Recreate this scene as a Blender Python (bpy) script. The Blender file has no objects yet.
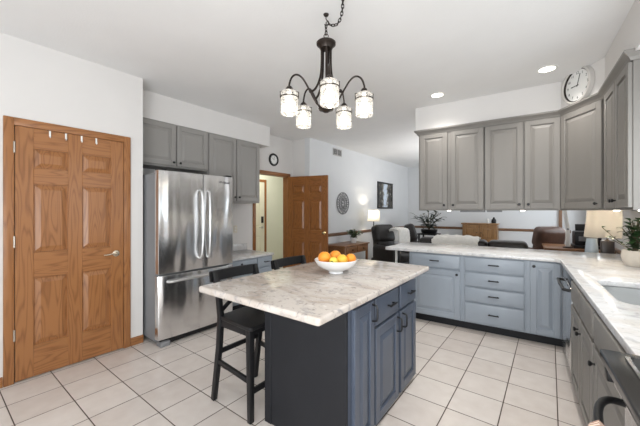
import bpy, bmesh, math, random
from math import pi, sin, cos, radians as R
from mathutils import Vector, Matrix
random.seed(7)
SC = bpy.context.scene
COL = SC.collection
# ------------------------------------------------------------------ camera
EYE = 1.385; YAW = 0.6493; FPX = 303.06
cam = bpy.data.cameras.new('camera'); cam.sensor_width = 36; cam.lens = FPX / 640 * 36
cam.shift_y = -2.0 / 640; cam.clip_start = 0.02
co = bpy.data.objects.new('camera', cam); COL.objects.link(co)
co.location = (0, 0, EYE); co.rotation_euler = (pi / 2, 0, YAW); SC.camera = co
# ------------------------------------------------------------------ exposure, world, large lights
SC.view_settings.view_transform = 'Standard'; SC.view_settings.look = 'None'
SC.view_settings.gamma = 1; SC.view_settings.use_curve_mapping = False
SC.view_settings.exposure = 0.52
W = bpy.data.worlds.new('daylight'); SC.world = W; W.use_nodes = True
W.node_tree.nodes['Background'].inputs[0].default_value = (0.86, 0.94, 1.0, 1)
W.node_tree.nodes['Background'].inputs[1].default_value = 1.35
KA = R(3.5)                                   # the counter run stands turned by this much to the floor grid
def KW(x, y, z=0.0): return (cos(KA) * x - sin(KA) * y, sin(KA) * x + cos(KA) * y, z)
def area(name, loc, target, sx, sy, power, col=(1, 1, 1)):
    l = bpy.data.lights.new(name, 'AREA'); l.shape = 'RECTANGLE'; l.size = sx; l.size_y = sy; l.energy = power; l.color = col
    o = bpy.data.objects.new(name, l); COL.objects.link(o); o.location = loc
    o.rotation_euler = (Vector(target) - Vector(loc)).to_track_quat('-Z', 'Y').to_euler(); return o
area('rear_fill', (-0.4, -3.0, 1.45), (-0.9, 2.0, 1.2), 2.8, 2.1, 8, (0.93, 0.97, 1.0))  # added fill at an unseen opening behind the camera
area('range_side_fill', KW(1.02, -1.0, 1.55), (-3.2, 3.4, 1.5), 1.3, 1.1, 16, (0.93, 0.97, 1.0))  # added fill at an unseen opening, brightens the fridge alcove
area('sink_window_daylight', KW(1.04, 2.02, 1.62), KW(0.0, 2.9, 1.6), 1.0, 0.85, 6, (0.88, 0.95, 1.0))
area('living_side_fill', KW(1.2, 8.0, 1.6), (-3.65, 7.6, 1.5), 2.0, 1.3, 17, (0.88, 0.95, 1.0))  # added fill at an unseen opening, stands in for living room daylight
area('camera_bounce_fill', (0.15, -1.3, 0.9), (0.1, 1.2, 2.785), 1.4, 1.4, 58, (0.97, 0.985, 1.0))  # added up-facing fill behind the camera, bounced off the ceiling
area('living_bounce_fill', (-0.9, 6.9, 1.75), (-1.2, 7.0, 2.785), 2.0, 1.6, 32, (0.98, 0.985, 1.0))  # added up-facing fill, hidden behind the wall cabinets
# ------------------------------------------------------------------ materials
def mat(name, col, rough=0.5, metal=0.0, var=0.06, scale=6, bump=0.0, bscale=40, stretch=(1, 1, 1), **kw):
    m = bpy.data.materials.new(name); m.use_nodes = True
    n = m.node_tree.nodes; l = m.node_tree.links; p = n['Principled BSDF']
    tc = n.new('ShaderNodeTexCoord'); mp = n.new('ShaderNodeMapping'); mp.inputs['Scale'].default_value = stretch
    l.new(tc.outputs['Object'], mp.inputs['Vector'])
    nz = n.new('ShaderNodeTexNoise'); nz.inputs['Scale'].default_value = scale; nz.inputs['Detail'].default_value = 4
    l.new(mp.outputs[0], nz.inputs['Vector'])
    cr = n.new('ShaderNodeValToRGB'); e = cr.color_ramp.elements
    e[0].position = 0.3; e[1].position = 0.7
    e[0].color = (*[c * (1 - var) for c in col], 1); e[1].color = (*[min(1, c * (1 + var)) for c in col], 1)
    l.new(nz.outputs['Fac'], cr.inputs['Fac']); l.new(cr.outputs[0], p.inputs['Base Color'])
    p.inputs['Roughness'].default_value = rough; p.inputs['Metallic'].default_value = metal
    if bump:
        n2 = n.new('ShaderNodeTexNoise'); n2.inputs['Scale'].default_value = bscale; l.new(mp.outputs[0], n2.inputs['Vector'])
        b = n.new('ShaderNodeBump'); b.inputs['Strength'].default_value = bump; b.inputs['Distance'].default_value = 0.01
        l.new(n2.outputs['Fac'], b.inputs['Height']); l.new(b.outputs[0], p.inputs['Normal'])
    for k, v in kw.items(): p.inputs[k.replace('_', ' ')].default_value = v
    return m
def oak(name, dark, light, axis='z', k=1.0, rough=0.33):
    m = bpy.data.materials.new(name); m.use_nodes = True
    n = m.node_tree.nodes; l = m.node_tree.links; p = n['Principled BSDF']
    tc = n.new('ShaderNodeTexCoord')
    def mapped(sc):
        mp = n.new('ShaderNodeMapping'); mp.inputs['Scale'].default_value = sc; l.new(tc.outputs['Object'], mp.inputs['Vector']); return mp
    a = {'x': 0, 'y': 1, 'z': 2}[axis]
    s1 = [10.0] * 3; s1[a] = 1.0; s2 = [160.0] * 3; s2[a] = 5
    n1 = n.new('ShaderNodeTexNoise'); n1.inputs['Scale'].default_value = k; n1.inputs['Detail'].default_value = 1.5
    l.new(mapped(s1).outputs[0], n1.inputs['Vector'])
    mu = n.new('ShaderNodeMath'); mu.operation = 'MULTIPLY'; mu.inputs[1].default_value = 24; l.new(n1.outputs['Fac'], mu.inputs[0])
    fr = n.new('ShaderNodeMath'); fr.operation = 'PINGPONG'; fr.inputs[1].default_value = 1.0; l.new(mu.outputs[0], fr.inputs[0])
    n2 = n.new('ShaderNodeTexNoise'); n2.inputs['Scale'].default_value = 1; l.new(mapped(s2).outputs[0], n2.inputs['Vector'])
    mx = n.new('ShaderNodeMath'); mx.operation = 'MULTIPLY_ADD'; mx.inputs[1].default_value = 0.62
    l.new(fr.outputs[0], mx.inputs[0])
    m3 = n.new('ShaderNodeMath'); m3.operation = 'MULTIPLY'; m3.inputs[1].default_value = 0.42; l.new(n2.outputs['Fac'], m3.inputs[0]); l.new(m3.outputs[0], mx.inputs[2])
    cr = n.new('ShaderNodeValToRGB'); e = cr.color_ramp.elements
    e[0].position = 0.12; e[1].position = 0.55; e[0].color = (*dark, 1); e[1].color = (*light, 1)
    l.new(mx.outputs[0], cr.inputs['Fac']); l.new(cr.outputs[0], p.inputs['Base Color']); p.inputs['Roughness'].default_value = rough
    return m
def granite(name, base, vein, spot, brown, rough=0.12):
    m = bpy.data.materials.new(name); m.use_nodes = True
    n = m.node_tree.nodes; l = m.node_tree.links; p = n['Principled BSDF']; tc = n.new('ShaderNodeTexCoord')
    def noise(sc, det, dist=0.0, st=(1, 1, 1)):
        mp = n.new('ShaderNodeMapping'); mp.inputs['Scale'].default_value = st; l.new(tc.outputs['Object'], mp.inputs['Vector'])
        z = n.new('ShaderNodeTexNoise'); z.inputs['Scale'].default_value = sc; z.inputs['Detail'].default_value = det; z.inputs['Distortion'].default_value = dist
        z.inputs['Roughness'].default_value = 0.62
        l.new(mp.outputs[0], z.inputs['Vector']); return z
    def mixc(fac, a, b):
        x = n.new('ShaderNodeMix'); x.data_type = 'RGBA'; l.new(fac, x.inputs['Factor'])
        if isinstance(a, tuple): x.inputs[6].default_value = (*a, 1)
        else: l.new(a, x.inputs[6])
        x.inputs[7].default_value = (*b, 1); return x.outputs[2]
    def ramp(z, a, b, va=0, vb=1):
        r = n.new('ShaderNodeMapRange'); r.inputs[1].default_value = a; r.inputs[2].default_value = b; r.inputs[3].default_value = va; r.inputs[4].default_value = vb
        l.new(z.outputs['Fac'], r.inputs[0]); return r.outputs[0]
    c = mixc(ramp(noise(3.2, 6, 1.2, (1, 1.6, 1)), .46, .68), base, brown)
    c = mixc(ramp(noise(6.5, 9, 1.6, (1, 1.35, 1)), .54, .66, 0, .8), c, vein)
    c = mixc(ramp(noise(30, 6, .8), .57, .68, 0, .7), c, spot)
    c = mixc(ramp(noise(9, 6, 1.5, (1, 1.8, 1)), .30, .40, .6, 0), c, (.74, .73, .71))
    l.new(c, p.inputs['Base Color']); p.inputs['Roughness'].default_value = rough
    return m
TILE = 0.31156
def tilemat():
    m = bpy.data.materials.new('floor_tile'); m.use_nodes = True
    n = m.node_tree.nodes; l = m.node_tree.links; p = n['Principled BSDF']; tc = n.new('ShaderNodeTexCoord')
    sp = n.new('ShaderNodeSeparateXYZ'); l.new(tc.outputs['Object'], sp.inputs[0])
    def M(op, a, b=None, c=None):
        x = n.new('ShaderNodeMath'); x.operation = op
        for i, v in enumerate((a, b, c)):
            if v is None: continue
            if isinstance(v, (int, float)): x.inputs[i].default_value = v
            else: l.new(v, x.inputs[i])
        return x.outputs[0]
    gx = M('ADD', M('DIVIDE', sp.outputs[0], TILE), 40.8667); gy = M('ADD', M('DIVIDE', sp.outputs[1], TILE), 38.8215)
    dx = M('PINGPONG', gx, 0.5); dy = M('PINGPONG', gy, 0.5)
    d = M('MINIMUM', dx, dy)
    mr = n.new('ShaderNodeMapRange'); mr.inputs[1].default_value = .0075; mr.inputs[2].default_value = .0145; l.new(d, mr.inputs[0])
    cv = n.new('ShaderNodeCombineXYZ'); l.new(M('FLOOR', gx), cv.inputs[0]); l.new(M('FLOOR', gy), cv.inputs[1])
    wn = n.new('ShaderNodeTexWhiteNoise'); l.new(cv.outputs[0], wn.inputs['Vector'])
    nz = n.new('ShaderNodeTexNoise'); nz.inputs['Scale'].default_value = 9; nz.inputs['Detail'].default_value = 6; l.new(tc.outputs['Object'], nz.inputs['Vector'])
    f = M('MULTIPLY_ADD', wn.outputs['Value'], .35, M('MULTIPLY', nz.outputs['Fac'], .65))
    cr = n.new('ShaderNodeValToRGB'); e = cr.color_ramp.elements; e[0].position = .2; e[1].position = .8
    e[0].color = (.62, .555, .51, 1); e[1].color = (.75, .70, .655, 1); l.new(f, cr.inputs['Fac'])
    mx = n.new('ShaderNodeMix'); mx.data_type = 'RGBA'; mx.inputs[6].default_value = (.085, .06, .045, 1)
    l.new(mr.outputs[0], mx.inputs['Factor']); l.new(cr.outputs[0], mx.inputs[7]); l.new(mx.outputs[2], p.inputs['Base Color'])
    ro = n.new('ShaderNodeMapRange'); ro.inputs[3].default_value = .8; ro.inputs[4].default_value = .26; l.new(mr.outputs[0], ro.inputs[0]); l.new(ro.outputs[0], p.inputs['Roughness'])
    b = n.new('ShaderNodeBump'); b.inputs['Strength'].default_value = .5; b.inputs['Distance'].default_value = .004
    l.new(M('ADD', mr.outputs[0], M('MULTIPLY', nz.outputs['Fac'], .12)), b.inputs['Height']); l.new(b.outputs[0], p.inputs['Normal'])
    return m
def steel(name, col=(.72, .72, .725), rough=.22):
    m = bpy.data.materials.new(name); m.use_nodes = True
    n = m.node_tree.nodes; l = m.node_tree.links; p = n['Principled BSDF']; tc = n.new('ShaderNodeTexCoord')
    p.inputs['Base Color'].default_value = (*col, 1); p.inputs['Metallic'].default_value = 1; p.inputs['Roughness'].default_value = rough
    mp = n.new('ShaderNodeMapping'); mp.inputs['Scale'].default_value = (4.2, 4.2, .9); l.new(tc.outputs['Object'], mp.inputs[0])
    nz = n.new('ShaderNodeTexNoise'); nz.inputs['Scale'].default_value = 1.5; nz.inputs['Detail'].default_value = 1; l.new(mp.outputs[0], nz.inputs['Vector'])
    mp2 = n.new('ShaderNodeMapping'); mp2.inputs['Scale'].default_value = (8, 8, 700); l.new(tc.outputs['Object'], mp2.inputs[0])
    n2 = n.new('ShaderNodeTexNoise'); n2.inputs['Scale'].default_value = 1; l.new(mp2.outputs[0], n2.inputs['Vector'])
    b = n.new('ShaderNodeBump'); b.inputs['Strength'].default_value = .6; b.inputs['Distance'].default_value = .05; l.new(nz.outputs['Fac'], b.inputs['Height'])
    b2 = n.new('ShaderNodeBump'); b2.inputs['Strength'].default_value = .03; b2.inputs['Distance'].default_value = .002; l.new(n2.outputs['Fac'], b2.inputs['Height']); l.new(b.outputs[0], b2.inputs['Normal'])
    l.new(b2.outputs[0], p.inputs['Normal']); return m
def emit(name, col, s):
    m = bpy.data.materials.new(name); m.use_nodes = True; p = m.node_tree.nodes['Principled BSDF']
    p.inputs['Base Color'].default_value = (*col, 1); p.inputs['Emission Color'].default_value = (*col, 1); p.inputs['Emission Strength'].default_value = s
    return m
def shade_mat(name, col, transp, rough=.2, seeded=False):
    m = bpy.data.materials.new(name); m.use_nodes = True; n = m.node_tree.nodes; l = m.node_tree.links
    out = n['Material Output']; n.remove(n['Principled BSDF'])
    tr = n.new('ShaderNodeBsdfTransparent'); tl = n.new('ShaderNodeBsdfTranslucent'); tl.inputs[0].default_value = (*col, 1)
    df = n.new('ShaderNodeBsdfDiffuse'); df.inputs[0].default_value = (*col, 1); gl = n.new('ShaderNodeBsdfGlossy'); gl.inputs['Roughness'].default_value = rough
    m1 = n.new('ShaderNodeMixShader'); m1.inputs[0].default_value = .4; l.new(tl.outputs[0], m1.inputs[1]); l.new(df.outputs[0], m1.inputs[2])
    m2 = n.new('ShaderNodeMixShader'); l.new(m1.outputs[0], m2.inputs[1]); l.new(tr.outputs[0], m2.inputs[2]); m2.inputs[0].default_value = transp
    tc = n.new('ShaderNodeTexCoord'); v = n.new('ShaderNodeTexNoise'); v.inputs['Scale'].default_value = 70 if seeded else 8; v.inputs['Detail'].default_value = 3
    l.new(tc.outputs['Object'], v.inputs['Vector'])
    if seeded:
        mr = n.new('ShaderNodeMapRange'); mr.inputs[1].default_value = .35; mr.inputs[2].default_value = .65; mr.inputs[3].default_value = transp - .3; mr.inputs[4].default_value = min(1, transp + .2)
        l.new(v.outputs['Fac'], mr.inputs[0]); l.new(mr.outputs[0], m2.inputs[0])
    m3 = n.new('ShaderNodeMixShader'); m3.inputs[0].default_value = .07 if seeded else .0; l.new(m2.outputs[0], m3.inputs[1]); l.new(gl.outputs[0], m3.inputs[2])
    l.new(m3.outputs[0], out.inputs['Surface']); return m
WALL = mat('wall_paint', (.725, .706, .688), .9, var=.012, scale=3, bump=.05, bscale=120)
CEIL = mat('ceiling_paint', (.80, .797, .792), .95, var=.015, scale=3, bump=.12, bscale=90)
LWALL = mat('living_wall_paint', (.69, .70, .71), .9, var=.012, scale=3)
HALLW = mat('hall_wall_paint', (.72, .73, .62), .9, var=.02, scale=3)
FLOOR = tilemat()
OAK = oak('oak_vertical_grain', (.215, .084, .027), (.345, .148, .052))
OAKX = oak('oak_cross_grain', (.215, .084, .027), (.345, .148, .052), axis='x')
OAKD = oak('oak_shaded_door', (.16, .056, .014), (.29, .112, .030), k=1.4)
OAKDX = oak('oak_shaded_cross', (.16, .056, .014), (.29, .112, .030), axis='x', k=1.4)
TRIMY = oak('oak_trim_along_wall', (.19, .072, .022), (.35, .15, .053), axis='y')
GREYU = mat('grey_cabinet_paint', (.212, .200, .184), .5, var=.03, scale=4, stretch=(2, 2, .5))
GREYLIT = mat('grey_cabinet_paint_lightened', (.30, .288, .272), .45, var=.03, scale=4, stretch=(2, 2, .5))  # cabinet grey lightened to make up for weak light in the alcove
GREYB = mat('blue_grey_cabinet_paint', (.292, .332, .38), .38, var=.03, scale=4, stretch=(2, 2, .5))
NAVY = mat('slate_blue_island_paint', (.070, .086, .118), .36, var=.05, scale=5)
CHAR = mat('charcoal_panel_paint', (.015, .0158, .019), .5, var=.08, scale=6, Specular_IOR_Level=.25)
BLACK = mat('black_metal', (.012, .012, .013), .4, .3)
HANDLE = mat('satin_steel_handle', (.66, .66, .66), .32, 1, var=.02)
BRONZE = mat('oil_rubbed_bronze', (.030, .022, .018), .40, .6, var=.2, scale=12)
BLKW = mat('black_stained_wood', (.010, .010, .011), .42, var=.2, scale=10, stretch=(6, 6, 1), Specular_IOR_Level=.3)
STEEL = steel('brushed_stainless'); STEELD = mat('grey_appliance_side', (.22, .225, .235), .5, .1, var=.03)
CHROME = mat('polished_steel', (.72, .72, .73), .14, 1, var=.02)
GRAN = granite('island_granite', (.57, .52, .475), (.27, .26, .265), (.19, .17, .16), (.43, .365, .31))
GRANW = granite('counter_granite', (.64, .638, .64), (.42, .42, .43), (.40, .39, .38), (.58, .55, .52), .16)
WHITE = mat('white_plastic', (.82, .82, .80), .4, var=.02)
CERAM = mat('white_glazed_ceramic', (.86, .86, .86), .14, var=.01)
LEATH = mat('dark_leather', (.016, .013, .012), .45, var=.25, scale=9, bump=.25, bscale=25)
LEATHB = mat('brown_leather', (.085, .045, .032), .34, var=.25, scale=7, bump=.25, bscale=25)
THROW = mat('cream_fleece', (.88, .86, .82), .95, var=.05, scale=20, bump=.9, bscale=90)
LEAF = mat('green_leaf', (.035, .085, .028), .42, var=.5, scale=9)
LEAFD = mat('dark_leaf', (.022, .040, .024), .42, var=.4, scale=9)
STEM = mat('plant_stem', (.09, .075, .04), .7)
SOIL = mat('potting_soil', (.03, .02, .015), .95, var=.4, scale=60)
GLASSB = mat('black_glass', (.006, .007, .008), .05, var=.1)
DISC = emit('light_diffuser', (1, .93, .80), 5); PUCK = emit('puck_diffuser', (1, .93, .82), 6)
BULB = emit('warm_bulb', (1, .92, .78), 2.5)
SEED = shade_mat('seeded_glass', (.80, .79, .77), .74, .12, True)
LINEN = shade_mat('linen_shade', (.56, .56, .55), .02); LINEN2 = shade_mat('dense_linen_shade', (.60, .585, .55), .02)
DARK = mat('dark_void', (.015, .015, .015), .9)
# ------------------------------------------------------------------ mesh helpers
class MB:
    def __init__(s): s.bm = bmesh.new()
    def add(s, bm2, m=0, M=None, smooth=False):
        if M is not None: bmesh.ops.transform(bm2, matrix=M, verts=bm2.verts[:])
        for f in bm2.faces: f.material_index = m; f.smooth = smooth
        me = bpy.data.meshes.new('tmp'); bm2.to_mesh(me); bm2.free(); s.bm.from_mesh(me); bpy.data.meshes.remove(me); return s
    def box(s, x0, x1, y0, y1, z0, z1, m=0, bev=0.0, seg=2, M=None):
        b = bmesh.new(); bmesh.ops.create_cube(b, size=1)
        for v in b.verts: v.co = Vector(((x0 + x1) / 2 + v.co.x * (x1 - x0), (y0 + y1) / 2 + v.co.y * (y1 - y0), (z0 + z1) / 2 + v.co.z * (z1 - z0)))
        if bev: bmesh.ops.bevel(b, geom=b.edges[:], offset=bev, segments=seg, affect='EDGES', profile=.5)
        return s.add(b, m, M, bool(bev))
    def prism(s, pts, z0, z1, m=0, holes=(), bev=0.0, M=None):
        b = bmesh.new(); ed = []
        for loop in [pts] + list(holes):
            vs = [b.verts.new((p[0], p[1], z0)) for p in loop]
            ed += [b.edges.new((vs[i], vs[(i + 1) % len(vs)])) for i in range(len(vs))]
        if holes: bmesh.ops.triangle_fill(b, edges=ed, use_beauty=True)
        else: b.faces.new(b.verts[:])
        r = bmesh.ops.extrude_face_region(b, geom=b.faces[:])
        for v in [g for g in r['geom'] if isinstance(g, bmesh.types.BMVert)]: v.co.z = z1
        bmesh.ops.recalc_face_normals(b, faces=b.faces[:])
        if bev:
            es = [e for e in b.edges if len(e.link_faces) == 2 and e.calc_face_angle(0) > .6 and abs(e.verts[0].co.z - e.verts[1].co.z) < 1e-6]
            bmesh.ops.bevel(b, geom=es, offset=bev, segments=3, affect='EDGES', profile=.5)
        return s.add(b, m, M, bool(bev))
    def lathe(s, prof, seg=24, m=0, M=None, smooth=True):
        b = bmesh.new(); rings = []
        for r, z in prof:
            if r < 1e-5: rings.append([b.verts.new((0, 0, z))])
            else: rings.append([b.verts.new((r * cos(2 * pi * i / seg), r * sin(2 * pi * i / seg), z)) for i in range(seg)])
        for a, c in zip(rings, rings[1:]):
            for i in range(seg):
                j = (i + 1) % seg
                if len(a) == 1 and len(c) == 1: continue
                if len(a) == 1: b.faces.new((a[0], c[j], c[i]))
                elif len(c) == 1: b.faces.new((a[i], a[j], c[0]))
                else: b.faces.new((a[i], a[j], c[j], c[i]))
        bmesh.ops.recalc_face_normals(b, faces=b.faces[:])
        return s.add(b, m, M, smooth)
    def tube(s, path, r, seg=8, m=0, sub=0, closed=False, sq=None):
        P = [Vector(p) for p in path]
        if sub: P = catmull(P, sub, closed)
        b = bmesh.new(); rings = []; n = len(P); up = Vector((0, 0, 1)); prev = None
        for i, p in enumerate(P):
            if closed: t = P[(i + 1) % n] - P[i - 1]
            else: t = P[min(i + 1, n - 1)] - P[max(i - 1, 0)]
            t.normalize()
            if prev is None: a = t.cross(up if abs(t.z) < .95 else Vector((1, 0, 0)))
            else: a = prev - t * prev.dot(t)
            a.normalize(); prev = a; c = t.cross(a)
            rr = r[i] if isinstance(r, (list, tuple)) and not sub else (r if not isinstance(r, (list, tuple)) else r[0] + (r[-1] - r[0]) * i / max(1, n - 1))
            rings.append([b.verts.new(p + a * (rr * cos(2 * pi * k / seg)) + c * (rr * sin(2 * pi * k / seg))) for k in range(seg)])
        for i in range(n if closed else n - 1):
            A, B = rings[i], rings[(i + 1) % n]
            for k in range(seg): b.faces.new((A[k], A[(k + 1) % seg], B[(k + 1) % seg], B[k]))
        if not closed: b.faces.new(rings[0][::-1]); b.faces.new(rings[-1])
        bmesh.ops.recalc_face_normals(b, faces=b.faces[:])
        return s.add(b, m, None, True)
    def sq(s, path, w, d, m=0, ux=(1, 0, 0), bev=.003):
        """rectangular section bar along a path; widths per point; section axes ux and its cross"""
        P = [Vector(p) for p in path]; b = bmesh.new(); rings = []; u0 = Vector(ux)
        for i, p in enumerate(P):
            t = (P[min(i + 1, len(P) - 1)] - P[max(i - 1, 0)]).normalized(); u = (u0 - t * u0.dot(t)).normalized(); v = t.cross(u)
            ww = (w[i] if isinstance(w, (list, tuple)) else w) / 2; dd = (d[i] if isinstance(d, (list, tuple)) else d) / 2
            rings.append([b.verts.new(p + u * a * ww + v * c * dd) for a, c in ((-1, -1), (1, -1), (1, 1), (-1, 1))])
        for A, B in zip(rings, rings[1:]):
            for k in range(4): b.faces.new((A[k], A[(k + 1) % 4], B[(k + 1) % 4], B[k]))
        b.faces.new(rings[0][::-1]); b.faces.new(rings[-1]); bmesh.ops.recalc_face_normals(b, faces=b.faces[:])
        if bev: bmesh.ops.bevel(b, geom=[e for e in b.edges if e.calc_face_angle(0) > .7], offset=bev, segments=2, affect='EDGES', profile=.5)
        return s.add(b, m, None, bool(bev))
    def sweep(s, path, prof, m=0):
        """profile of (out, z) swept along a horizontal polyline; out is to the right of travel"""
        b = bmesh.new(); P = [Vector((p[0], p[1])) for p in path]; rings = []
        for i, p in enumerate(P):
            d0 = (P[i] - P[i - 1]).normalized() if i else (P[1] - P[0]).normalized(); d1 = (P[i + 1] - P[i]).normalized() if i < len(P) - 1 else d0
            n0 = Vector((d0.y, -d0.x)); n1 = Vector((d1.y, -d1.x)); nn = (n0 + n1).normalized(); k = 1 / max(.3, nn.dot(n0))
            rings.append([b.verts.new((p.x + nn.x * o * k, p.y + nn.y * o * k, z)) for o, z in prof])
        q = len(prof)
        for A, B in zip(rings, rings[1:]):
            for k in range(q): b.faces.new((A[k], A[(k + 1) % q], B[(k + 1) % q], B[k]))
        b.faces.new(rings[0]); b.faces.new(rings[-1][::-1]); bmesh.ops.recalc_face_normals(b, faces=b.faces[:])
        return s.add(b, m)
    def quad(s, pts, m=0):
        b = bmesh.new(); b.faces.new([b.verts.new(p) for p in pts]); return s.add(b, m)
    def ball(s, c, r, m=0, sx=1, sy=1, sz=1, seg=20, ring=12):
        b = bmesh.new(); bmesh.ops.create_uvsphere(b, u_segments=seg, v_segments=ring, radius=r)
        return s.add(b, m, Matrix.Translation(c) @ Matrix.Diagonal((sx, sy, sz, 1)), True)
    def build(s, name, mats, parent=None, loc=None, rot=0.0, sub=0):
        me = bpy.data.meshes.new(name); s.bm.to_mesh(me); s.bm.free()
        for mm in (mats if isinstance(mats, (list, tuple)) else [mats]): me.materials.append(mm)
        if any(p.use_smooth for p in me.polygons): me.set_sharp_from_angle(angle=R(40))
        o = bpy.data.objects.new(name, me); COL.objects.link(o)
        if parent: o.parent = parent
        if loc is not None: o.location = loc
        if rot: o.rotation_euler = (0, 0, rot)
        if sub: md = o.modifiers.new('subdivision', 'SUBSURF'); md.levels = md.render_levels = sub
        return o
def catmull(P, sub, closed=False):
    out = []; n = len(P)
    for i in range(n if closed else n - 1):
        p0 = P[i - 1] if (i or closed) else P[0]; p1 = P[i]; p2 = P[(i + 1) % n]; p3 = P[(i + 2) % n] if closed else P[min(i + 2, n - 1)]
        for k in range(sub):
            t = k / sub
            out.append(.5 * ((2 * p1) + (p2 - p0) * t + (2 * p0 - 5 * p1 + 4 * p2 - p3) * t * t + (3 * p1 - p0 - 3 * p2 + p3) * t ** 3))
    if not closed: out.append(P[-1])
    return out
def tag(o, label, cat, group=None):
    o['label'] = label; o['category'] = cat
    if group: o['group'] = group
    return o
def thing(name, label, cat, loc=(0, 0, 0), rot=0.0, group=None):
    o = bpy.data.objects.new(name, None); COL.objects.link(o); o.location = loc; o.rotation_euler = (0, 0, rot); o.empty_display_size = .1
    return tag(o, label, cat, group)
def struct(o): o['kind'] = 'structure'; return o
def dup(o, loc=None, rot=None, label=None, parent=None):
    c = o.copy(); COL.objects.link(c)
    if parent: c.parent = parent
    for ch in [k for k in bpy.data.objects if k.parent == o]: dup(ch, parent=c)
    if loc is not None: c.location = loc
    if rot is not None: c.rotation_euler = (0, 0, rot)
    if label: c['label'] = label
    return c
RX = Matrix.Rotation(pi / 2, 4, 'X')      # turns +Z to -Y (towards a local viewer)
def panel(mb, x0, x1, z0, z1, yb, t, panels=(), m=0, mx=None, rec=.012, slope=.03, inset=.011):
    """a door or drawer front: slab with recessed, bevel-raised panels; the front faces -Y"""
    if mx is None: mx = m
    yf = yb - t
    if not panels:
        mb.box(x0, x1, yf, yb, z0, z1, m, bev=.0085, seg=3); return
    xs = sorted({p[0] for p in panels} | {p[2] for p in panels}); 
    mb.box(x0 + .001, x1 - .001, yf + rec, yb, z0 + .001, z1 - .001, m)
    # frame: columns full height, rails between
    cols = []; cur = x0
    spans = sorted({(p[0], p[2]) for p in panels})
    for a, b_ in spans: cols.append((cur, a)); cur = b_
    cols.append((cur, x1))
    for a, b_ in cols: mb.box(a, b_, yf, yb, z0, z1, m, bev=.003, seg=1)
    for a, b_ in spans:
        zs = sorted([(p[1], p[3]) for p in panels if (p[0], p[2]) == (a, b_)]); cur = z0
        for c, d in zs: mb.box(a - .002, b_ + .002, yf + .0004, yb, cur, c, mx, bev=.003, seg=1); cur = d
        mb.box(a - .002, b_ + .002, yf + .0004, yb, cur, z1, mx, bev=.003, seg=1)
    for a, c, b_, d in panels:
        o = [(a + inset, c + inset), (b_ - inset, c + inset), (b_ - inset, d - inset), (a + inset, d - inset)]
        i = [(a + inset + slope, c + inset + slope), (b_ - inset - slope, c + inset + slope), (b_ - inset - slope, d - inset - slope), (a + inset + slope, d - inset - slope)]
        y0 = yf + rec; y1 = yf + .0015
        for k in range(4):
            j = (k + 1) % 4
            mb.quad([(o[k][0], y0, o[k][1]), (o[j][0], y0, o[j][1]), (i[j][0], y1, i[j][1]), (i[k][0], y1, i[k][1])], m)
        mb.quad([(p[0], y1, p[1]) for p in i], m)
def knob(parent, x, z, y, name='knob'):
    return MB().lathe([(0, 0), (.006, 0), (.006, .012), (.013, .018), (.015, .024), (.011, .029), (0, .030)], 16, M=Matrix.Translation((x, y, z)) @ RX).build(name, BLACK, parent)
def pull(parent, x, z, y, L=.10, vert=False):
    mb = MB(); h = L / 2
    if vert: mb.tube([(x, y, z - h), (x, y - .03, z - h * .85), (x, y - .034, z), (x, y - .03, z + h * .85), (x, y, z + h)], .0065, 8, sub=4)
    else:
        mb.box(x - h, x + h, y - .034, y - .022, z - .006, z + .006, bev=.003)
        for s in (-1, 1): mb.box(x + s * h * .72 - .006, x + s * h * .72 + .006, y - .026, y, z - .005, z + .005, bev=.002)
    return mb.build('pull', BLACK, parent)
def front(parent, kind, x0, x1, z0, z1, m, stile=.058, t=.024, hw=None, flat=False, y=0.0):
    mb = MB(); w = x1 - x0; hh = z1 - z0
    pn = [] if flat else [(x0 + stile, z0 + stile, x1 - stile, z1 - stile)]
    panel(mb, x0, x1, z0, z1, y - .001, t, pn)
    o = mb.build(kind, m, parent)
    if hw:
        k, hx, hz = hw[:3]
        if k == 'knob': knob(o, hx, hz, y - t)
        elif k == 'vpull': pull(o, hx, hz, y - t, .10, True)
        else: pull(o, hx, hz, y - t, hw[3] if len(hw) > 3 else .105)
    return o
# ------------------------------------------------------------------ room shell
CZ = 2.785; XW = -3.43; XA = -4.09; XL = -3.65
struct(MB().box(-6.2, 2.2, -3.6, 11.2, -.06, 0).build('floor', FLOOR))
struct(MB().box(-6.2, 2.2, -3.6, 11.2, CZ, CZ + .08).build('ceiling', CEIL))
DY0, DY1, DH = .452, 1.236, 2.075
w = MB(); w.box(XW - .12, XW, -3.6, DY0, 0, CZ); w.box(XW - .12, XW, DY1, 1.42, 0, CZ); w.box(XW - .12, XW, DY0, DY1, DH, CZ)
w.box(XW - .75, XW - .7, DY0 - .1, DY1 + .1, 0, CZ)
w.box(XA - .02, XW - .12, 1.30, 1.42, 0, CZ)
struct(w.build('wall_left', WALL))
HY0, HY1, HH = 3.525, 4.34, 2.05
w = MB(); w.box(XA - .12, XA, 1.30, HY0, 0, CZ); w.box(XA - .12, XA, HY1, 4.60, 0, CZ); w.box(XA - .12, XA, HY0, HY1, HH, CZ)
struct(w.build('wall_alcove', WALL))
struct(MB().box(XA, XL - .12, 4.48, 4.60, 0, CZ).build('wall_return', WALL))
struct(MB().box(XL - .12, XL, 4.48, 9.62, 0, CZ).build('wall_living', LWALL))
struct(MB().box(XL - .12, 1.4, 9.5, 9.62, 0, CZ).build('wall_far', LWALL))
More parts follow.
